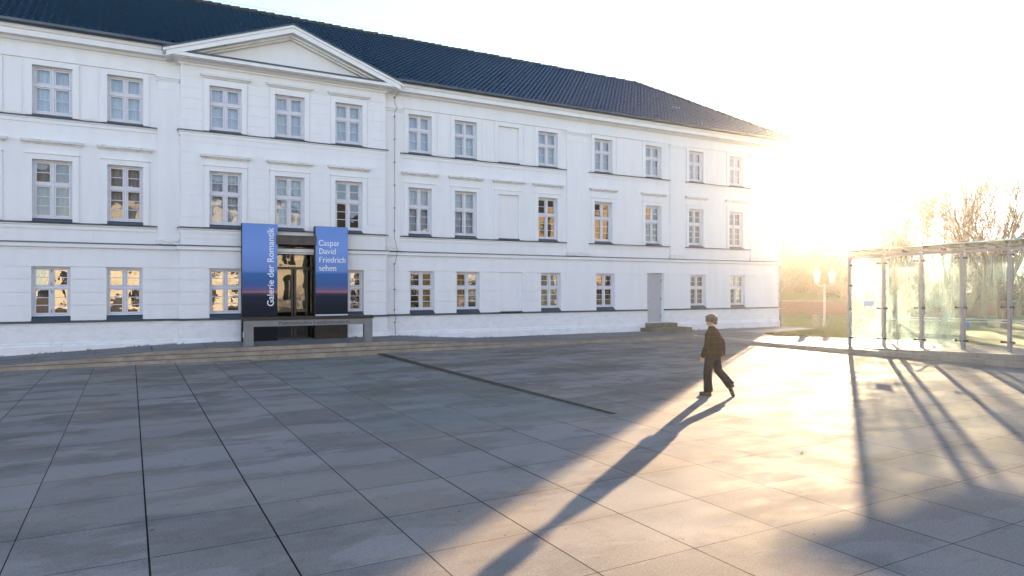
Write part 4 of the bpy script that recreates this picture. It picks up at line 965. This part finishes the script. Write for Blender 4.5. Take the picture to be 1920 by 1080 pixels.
for i, px, dp, s_, rz, lb in TL: plant(TV, i, px, dp, s_, rz, lb, 'tree', TG)
SV = [shrub_mesh(4, 2200), shrub_mesh(9, 1500, 'leaf_dry'), shrub_mesh(12, 1800)]
SL = [(0, 1478, 63, 1.5, 'dark evergreen shrub against the museum corner above the brick wall'), (1, 1508, 64, 1.5, 'brown shrub between museum corner and lamp post'), (2, 1532, 62, 1.6, 'rounded green shrub directly left of the lamp post'),
      (0, 1560, 63, 1.4, 'dark green shrub directly right of the lamp post'), (1, 1585, 61, 1.6, 'brown twiggy shrub at the first pavilion post'), (2, 1620, 56, 1.5, 'green shrub behind the first misted pane'),
      (0, 1655, 55, 1.7, 'dark shrub behind the second pavilion post'), (1, 1690, 55, 1.7, 'brown shrub behind the second misted pane'), (2, 1725, 54, 1.8, 'green shrub behind the third pavilion post'), (0, 1765, 53, 1.7, 'dark shrub behind the dripping pane'),
      (1, 1800, 54, 1.5, 'brown shrub behind the fourth pavilion post'), (2, 1842, 56, 1.3, 'green shrub behind the streaked clear pane'), (0, 1880, 57, 1.4, 'dark shrub behind the fifth pavilion post'), (2, 1915, 55, 1.6, 'green shrub at the right edge behind the last pane')]
su = set()
for n_, (i, px, dp, s_, lb) in enumerate(SL):
    o = SV[i] if i not in su else copy_tree(SV[i]); su.add(i); dp = dp * 1.23; s_ *= 1.15; x, y = P(px, dp); o.location = (x, y, .9 if dp > 74 else -.4); o.rotation_euler = (0, 0, n_ * 1.3); o.scale = (s_, s_, s_ * (.95 + .2 * math.sin(n_ * 2.1))); tag(o, lb, 'shrub', 'shrubs along the garden wall')
bt = shrub_mesh(41, 7000, 'leaf_dry', 3.4); on_ = bt.name; bt.name = 'leafy_tree'; KIDS[bt.name] = KIDS.pop(on_)
for n_, (px, dp, s_, lb) in enumerate(((1484, 84, 1.9, 'dense hazy brown-leaved tree touching the museum corner'), (1518, 88, 3.0, 'tall hazy brown-leaved tree left of the lamp post'), (1560, 86, 1.9, 'hazy brown-leaved tree directly behind the lamp post'),
                                   (1604, 90, 2.8, 'hazy brown-leaved tree above the left end of the pavilion'), (1690, 88, 2.7, 'brown-leaved tree behind the misted panes'), (1850, 86, 2.3, 'brown-leaved tree behind the clear right panes'))):
    o = bt if n_ == 0 else copy_tree(bt); x, y = P(px, dp); o.location = (x, y, .9); o.rotation_euler = (0, 0, n_ * 1.7); o.scale = (s_, s_, s_ * 1.05); tag(o, lb, 'tree', 'brown-leaved trees at the back')
x, y = P(1880, 40)
o = copy_tree(TV[1]); o.location = (x, y, -.3); o.scale = (.52,) * 3; o.rotation_euler = (0, 0, 2.9); tag(o, 'small near bare tree on the lawn, trunk behind the rightmost panes', 'tree', TG)

# ------------------------------------------------------------------ buildings across the square, mirrored in the windows; unseen extras added for light
M['cream'] = varied('cream_stucco', (0.76, 0.72, 0.58), (0.66, 0.62, 0.48), 1.5, 0.85)
M['ochre'] = varied('ochre_brick', (0.52, 0.40, 0.24), (0.42, 0.31, 0.18), 1.5, 0.85)
M['winglass'] = varied('dark_window_glass', (0.02, 0.025, 0.03), (0.05, 0.05, 0.05), 1.5, 0.15)
def townhouse(x0, x1, y, h, mat, label, arched):
    r = empty('townhouse', ((x0 + x1) / 2, y, 0), 0, label, 'building', 'buildings across the square')
    w_ = (x1 - x0) / 2; d = MB(); d.box(-w_, w_, -10, 0, 0, h); d.box(-w_ - .3, w_ + .3, -10.3, .4, h + .002, h + .45); d.box(-w_ - .05, w_ + .05, -10, .12, 4.0, 4.3); d.build('wall', mat, r)
    d = MB(); d.add([(-w_ - .4, -10.5, h + .45), (w_ + .4, -10.5, h + .45), (w_ + .4, .5, h + .45), (-w_ - .4, .5, h + .45), (-w_ + 3, -5, h + 4), (w_ - 3, -5, h + 4)], [(0, 1, 5, 4), (2, 3, 4, 5), (1, 2, 5), (3, 0, 4)]); d.build('roof', M['ridge'], r)
    n = int((x1 - x0) / 3)
    for i in range(n):
        cx = -w_ + (i + .5) * (x1 - x0) / n
        for fl, (z0, hh) in enumerate(((.9, 2.4), (4.9, 2.5), (8.6, 2.0))):
            if z0 + hh > h: continue
            d = MB(); ar = arc(0, 0, .65, .65, 0, 180, 8) if arched and fl < 2 else [(.65, .3), (-.65, .3)]
            pts = [(cx - .65, z0), (cx + .65, z0)] + [(cx + a_, z0 + hh - .3 + b_) for a_, b_ in ar]
            k_ = len(pts); d.add([(a_, .02, b_) for a_, b_ in pts], [tuple(range(k_))[::-1]]); f_ = d.build('window', M['winglass'], r)
            d = MB(); d.box(cx - .85, cx + .85, .0, .18, z0 - .2, z0 - .04); d.box(cx - .03, cx + .03, .03, .06, z0, z0 + hh - .3); d.build('sill', M['render'], f_)
    return r
townhouse(-7, 17, -27, 10.8, M['cream'], 'cream building with arched windows, mirrored in the ground-floor windows left of the entrance', True)
townhouse(46, 62, -24, 13.0, M['ochre'], 'ochre building mirrored in the first-floor windows of the right wing', False)

M['pale'] = varied('pale_stucco', (0.74, 0.75, 0.77), (0.64, 0.65, 0.67), 1.5, 0.85)  # pale houses added out of view to bounce sun onto the facade
townhouse(-48, -12, -27, 8.6, M['pale'], 'unseen long low pale building added far left to bounce sunlight onto the museum', False)
townhouse(19, 44, -27, 8.4, M['pale'], 'unseen low pale building added behind the hedge to bounce sunlight onto the museum', False)
hg = empty('dark_reflection_hedge', (50, -19, 0), 0, 'unseen evergreen hedge added so the ground-floor windows of the right wing reflect something dark', 'hedge')  # added out of view to darken what the right-wing windows reflect
d = MB(); random.seed(77)
for k in range(46): leafcloud(d, (-23 + k, random.uniform(-.4, .4), 1.2 + 2.2 * random.random()), (1.5, 1.2, 2.0), 330, .16)
d.build('foliage', M['leaf_green'], hg)
# ------------------------------------------------------------------ the walking person
per = empty('person', (10.65, 10.43, 0), R(115), 'person with short curly hair in dark checked jacket walking left across the plaza', 'person')
def remeshed(mb, name, mat, parent, vox, sm=3):
    o = mb.build(name, mat, parent, True); r = o.modifiers.new('r', 'REMESH'); r.mode = 'VOXEL'; r.voxel_size = vox; r.use_smooth_shade = True
    if sm: s_ = o.modifiers.new('s', 'SMOOTH'); s_.factor = .5; s_.iterations = sm
    return o
def limb(mb, pts, rads, n=14):
    mb.tube(pts, rads, n)
    for p, r in zip(pts, rads): mb.ell(p, (r * .99,) * 3, 12, 8)
def hand(mb, wrist, d, up, side):
    """palm from the wrist along d; 'up' points to the thumb edge; fingers curl towards 'side'"""
    d, up, side = Vector(d).normalized(), Vector(up).normalized(), Vector(side).normalized(); W = Vector(wrist)
    rot = Matrix((d, up, side)).transposed(); mb.ell(W + d * .045, (.052, .040, .017), 14, 10, rot); mb.ell(W + d * .01, (.03, .028, .022), 12, 8, rot)
    for k, (o, L) in enumerate(((.030, .070), (.010, .078), (-.010, .073), (-.029, .058))):
        b = W + d * .082 + up * o * .95; j1 = b + (d * .85 + side * .35).normalized() * L * .45; j2 = j1 + (d * .45 + side * .9).normalized() * L * .32; j3 = j2 + (d * -.1 + side * 1).normalized() * L * .26
        limb(mb, [b - d * .02, b, j1, j2, j3], [.0095, .0092, .0085, .0078, .0068], 8)
    b = W + d * .03 + up * .034; j1 = b + (d * .7 + up * .45 + side * .3).normalized() * .036; j2 = j1 + (d * .9 + side * .35).normalized() * .03
    limb(mb, [b - up * .01, b, j1, j2], [.013, .0125, .0105, .0088], 8)
M['skin'] = varied('skin', (0.50, 0.29, 0.20), (0.42, 0.23, 0.16), 8, .5)
M['hair'] = varied('curly_brown_hair', (0.06, 0.035, 0.018), (0.13, 0.08, 0.04), 30, .55, 0, .01, 90)
M['trousers'] = varied('blue_black_trousers', (0.011, 0.013, 0.017), (0.02, 0.022, 0.028), 12, .9, 0, .01, 40, spec=0.1)
M['boots'] = varied('dark_brown_leather', (0.035, 0.02, 0.012), (0.06, 0.035, 0.02), 12, .4)
M['eye'] = varied('eye_dark', (0.02, 0.015, 0.01), (0.03, 0.02, 0.015), 10, .2)
jm = NT('checked_wool', 1.0, (.02, .016, .011), spec=.05); sp_ = jm.n('ShaderNodeSeparateXYZ'); jm.l(jm.coord(), sp_.inputs[0])
def stripe(o_, per_, w_, off=0.0):
    nz_ = jm.math('MULTIPLY', jm.math('SUBTRACT', jm.noise(6, 2), .5), .03)
    f_ = jm.math('FRACT', jm.math('DIVIDE', jm.math('ADD', jm.math('ADD', sp_.outputs[o_], nz_), 10 + off), per_)); return jm.math('LESS_THAN', f_, w_ / per_)
ln = jm.math('MAXIMUM', stripe(2, .105, .011), jm.math('MAXIMUM', stripe(0, .095, .011), jm.math('MULTIPLY', stripe(1, .11, .009), .5)))
jb = jm.mix(jm.noise(60, 4, .7), (.010, .008, .006), (.024, .019, .013)); jm.base(jm.mix(jm.math('MULTIPLY', ln, .38), jb, (.13, .10, .06))); jm.bump(jm.noise(160, 3, .8), .006, 1.0)
b = MB()
limb(b, [(0, 0, .95), (0, 0, 1.10), (0, 0, 1.28), (.01, 0, 1.36)], [.12, .115, .125, .09]); b.ell((0, 0, 1.33), (.09, .17, .07))
limb(b, [(.012, 0, 1.36), (.03, 0, 1.47)], [.056, .052])
b.ell((.045, 0, 1.580), (.095, .075, .108), 20, 14); b.ell((.078, 0, 1.52), (.055, .052, .065), 16, 12)          # skull, jaw
b.ell((.112, 0, 1.485), (.022, .024, .02)); b.tube([(.128, 0, 1.585), (.150, 0, 1.553), (.138, 0, 1.545)], [.008, .014, .010], 8); b.ell((.146, 0, 1.550), (.014, .014, .011), 10, 8)
b.ell((.130, 0, 1.522), (.009, .022, .006), 10, 8); b.ell((.129, 0, 1.512), (.010, .020, .006), 10, 8); b.ell((.125, 0, 1.605), (.015, .045, .012), 12, 8)
for s_ in (-1, 1): b.ell((.035, s_ * .078, 1.56), (.020, .010, .032), 12, 10)
for s_, wr, el, hd in ((1, (.115, .245, .835), (-.01, .27, 1.09), (.25, -.1, -1)), (-1, (-.12, -.25, .86), (-.10, -.25, 1.10), (-.1, .05, -1))):
    limb(b, [(0, s_ * .175, 1.34), el, wr], [.05, .042, .028]); hand(b, Vector(wr) + Vector(hd).normalized() * .02, hd, (1, 0, .1), (.15, -s_, -.1))
lk = {1: [(0, .09, .92), (.075, .10, .50), (.055, .10, .09)], -1: [(0, -.09, .92), (-.085, -.09, .51), (-.385, -.09, .22)]}
for s_ in (1, -1): limb(b, lk[s_], [.088, .058, .040])
body = remeshed(b, 'body', M['skin'], per, .0055, 2)
for s_ in (-1, 1):
    e = MB(); e.ell((.128, s_ * .030, 1.578), (.010, .013, .008), 10, 8); e.build('eye', M['eye'], per, True)
h = MB(); random.seed(7); h.ell((.030, 0, 1.600), (.120, .100, .092), 18, 12)
for k in range(260):
    th_, ph_ = random.uniform(0, 6.28), math.acos(random.uniform(-.55, 1)); d_ = Vector((math.sin(ph_) * math.cos(th_), math.sin(ph_) * math.sin(th_), math.cos(ph_)))
    if d_.x > .62 and d_.z < .30: continue
    if d_.x > .2 and d_.z < -.05: continue
    c_ = Vector((.030 + d_.x * .118, d_.y * .100, 1.60 + d_.z * .090)); r_ = random.uniform(.012, .024); h.ell(c_, (r_, r_, r_ * .8), 8, 6)
h.ell((-.06, 0, 1.53), (.04, .07, .05)); remeshed(h, 'hair', M['hair'], per, .006, 1)
j = MB()
prof = [(.84, .190, .215), (.90, .188, .215), (1.02, .172, .208), (1.16, .155, .205), (1.27, .142, .205), (1.335, .118, .185), (1.385, .085, .11), (1.43, .066, .068), (1.455, .060, .062)]
vs_ = []; n = 40
for q, (z, rf_, rl) in enumerate(prof):
    cx_ = -.012 + (z - 1.1) * .03 if z < 1.35 else .0 + (z - 1.35) * .22
    for k in range(n):
        a = 2 * math.pi * k / n; wv = 1 + (.035 * math.sin(a * 7 + z * 5) + .02 * math.sin(a * 3 + 2)) * max(0, (1.25 - z) / .4)
        sq = 1 / max((abs(math.cos(a)) ** 2.6 + abs(math.sin(a)) ** 2.6) ** (1 / 2.6), .6)
        vs_.append((cx_ + rf_ * math.cos(a) * wv * sq, rl * math.sin(a) * wv * sq, z + (.018 * math.cos(a) if q == 0 else 0)))
j.add(vs_, [(q * n + k, q * n + (k + 1) % n, (q + 1) * n + (k + 1) % n, (q + 1) * n + k) for q in range(len(prof) - 1) for k in range(n)] + [tuple(range(n))[::-1], tuple((len(prof) - 1) * n + k for k in range(n))])
for s_, wr, el in ((1, (.10, .245, .855), (-.01, .262, 1.09)), (-1, (-.12, -.245, .87), (-.10, -.25, 1.10))):
    limb(j, [(-.005, s_ * .165, 1.325), (-.01, s_ * .215, 1.24), el, tuple((Vector(el) + Vector(wr)) / 2 + Vector((.0, s_ * .008, 0))), wr], [.078, .082, .078, .074, .062])
for k in range(9): a = k * .7; j.ell((-.02 + .12 * math.cos(a), .2 * math.sin(a * 1.3), 1.0 + k * .035), (.05, .035, .012), 8, 6)
remeshed(j, 'jacket', jm.mat, per, .009, 2)
t_ = MB(); limb(t_, [(-.005, 0, .99), (-.01, 0, .88)], [.135, .145]); t_.ell((-.03, 0, .90), (.145, .165, .12))
tl = {1: ([(0, .088, .90), (.035, .098, .70), (.07, .10, .50), (.068, .10, .28), (.055, .10, .085)], [.112, .100, .088, .088, .098]),
      -1: ([(-.01, -.088, .90), (-.045, -.09, .70), (-.088, -.09, .52), (-.215, -.09, .385), (-.352, -.09, .225)], [.112, .100, .088, .086, .098])}
for s_ in (1, -1):
    pts, rd = tl[s_]; t_.tube(pts, rd, 20)
    for p, r in list(zip(pts, rd))[:-1]: t_.ell(p, (r * .985,) * 3, 14, 10)
for k, (p, r) in enumerate((((.075, .16, .45), .03), ((.0, .17, .62), .03))): t_.ell(p, (r, r * .8, r * 1.6), 8, 6)
remeshed(t_, 'trousers', M['trousers'], per, .009, 2)
for s_, c, rt in ((1, (.095, .10, 0), 0.0), (-1, (-.405, -.09, .045), R(112))):
    f = MB(); f.ell((.085, 0, .045), (.075, .043, .040), 16, 10); f.ell((.0, 0, .045), (.075, .040, .042), 16, 10); f.ell((-.065, 0, .055), (.045, .036, .050), 14, 10); f.tube([(-.05, 0, .05), (-.052, 0, .23)] if s_ > 0 else [(-.05, 0, .05), (-.10, 0, .07)], [.046, .050] if s_ > 0 else [.044, .04], 14)
    Rm = Matrix.Rotation(rt, 4, 'Y'); T = Matrix.Translation(Vector(c)) @ (Matrix.Translation(Vector((.10 * 0, 0, 0))) @ Rm)
    if s_ < 0: T = Matrix.Translation((-.375, -.09, .115)) @ Rm @ Matrix.Translation((-.03, 0, -.03))
    f.v = [tuple(T @ Vector(v)) for v in f.v]
    if s_ < 0: f.tube([(-.40, -.09, .19), (-.37, -.09, .235), (-.31, -.09, .31)], [.042, .048, .055], 14)
    o = remeshed(f, 'shoe', M['boots'], per, .007, 2)
    f = MB(); f.box(-.10, .02 - .045, -.032, .032, -.004, .028); f.add([(-.03, -.036, .004), (.15, -.028, .004), (.15, .028, .004), (-.03, .036, .004), (-.03, -.038, .016), (.155, -.030, .020), (.155, .030, .020), (-.03, .038, .016)], [(0, 3, 2, 1), (4, 5, 6, 7), (0, 1, 5, 4), (1, 2, 6, 5), (2, 3, 7, 6), (3, 0, 4, 7)])
    f.v = [tuple(T @ Vector(v)) for v in f.v]; f.build('sole', M['signdark'], o)
# fallen leaves and weeds along the wall foot
random.seed(31); M['fallen'] = varied('dead_brown_leaf', (0.06, 0.035, 0.02), (0.10, 0.06, 0.03), 9, .8)
lfm = None
for x, y, lb_ in ((.17, 7.15, 'small dead leaf lying on the thick paving joint at lower left'), (-.6, 6.2, 'small dead leaf nearest the bottom left corner of the picture'), (.62, 9.9, 'small dead leaf on shaded slabs, farthest left in the distance'),
               (3.0, 10.4, 'small dead leaf just left of the near corner of the greenish paving'), (8.0, 6.2, 'small dead leaf on sunlit slabs near the bottom right shade'), (9.6, 8.9, 'small dead leaf on sunlit slabs in front of the walking person')):
    if lfm is None:
        d = MB(); n = 9; top_ = [(.035 * math.cos(6.283 * k / n) * (1 + .35 * (k % 2)), .022 * math.sin(6.283 * k / n) * (1 + .35 * (k % 2)), .006 + .008 * abs(math.sin(k))) for k in range(n)]
        d.add(top_ + [(0, 0, .003)], [(k, (k + 1) % n, n) for k in range(n)]); d.tube([(.03, 0, .006), (.06, .006, .012)], .0018, 4); lo_ = d.build('fallen_leaf', M['fallen']); lfm = lo_
    else: lo_ = lfm.copy(); COL.objects.link(lo_)
    lo_.location = (x, y, .002); lo_.rotation_euler = (0, 0, random.uniform(0, 6.28)); lo_.scale = (random.uniform(.45, .9),) * 3
    tag(lo_, lb_, 'leaf', 'dead leaves scattered over the plaza')
d = MB()
for k in range(900):
    x = random.uniform(-4.5, 31); 
    if 3.2 < x < 7.2 or 21.3 < x < 24: continue
    if math.sin(x * 2.1) + math.sin(x * 5.3 + 1) < .1: continue
    y = (YP if PX0 < x < PX1 else YW) - .125 - abs(random.gauss(0, .02)); z = ztop(x, y, 2) if x < 22.4 else .12; a = random.uniform(0, 6.28); h_ = random.uniform(.02, .07)
    d.add([(x - .01, y, z), (x + .01, y, z), (x + math.cos(a) * .03, y + math.sin(a) * .02 - .01, z + h_)], [(0, 1, 2)])
tag(d.build('weeds', varied('dull_weed', (.07, .07, .03), (.10, .08, .05), 4, .8)), 'tiny weeds and moss growing along the foot of the museum wall', 'weeds', kind='stuff')
# ------------------------------------------------------------------ haze, added to give the lens glare around the sun
hz = MB(); hz.box(-310, 310, -310, 310, -1.2, 24)
hm = bpy.data.materials.new('glare_haze'); hm.use_nodes = True; t = hm.node_tree; t.nodes.remove(t.nodes['Principled BSDF'])
pv = t.nodes.new('ShaderNodeVolumePrincipled'); pv.inputs['Color'].default_value = (1, 0.97, 0.93, 1); pv.inputs['Density'].default_value = 0.00026; pv.inputs['Anisotropy'].default_value = 0.87
t.links.new(pv.outputs[0], t.nodes['Material Output'].inputs['Volume'])
tag(hz.build('haze', hm), 'thin haze added in place of lens glare around the low sun', 'haze', kind='stuff')
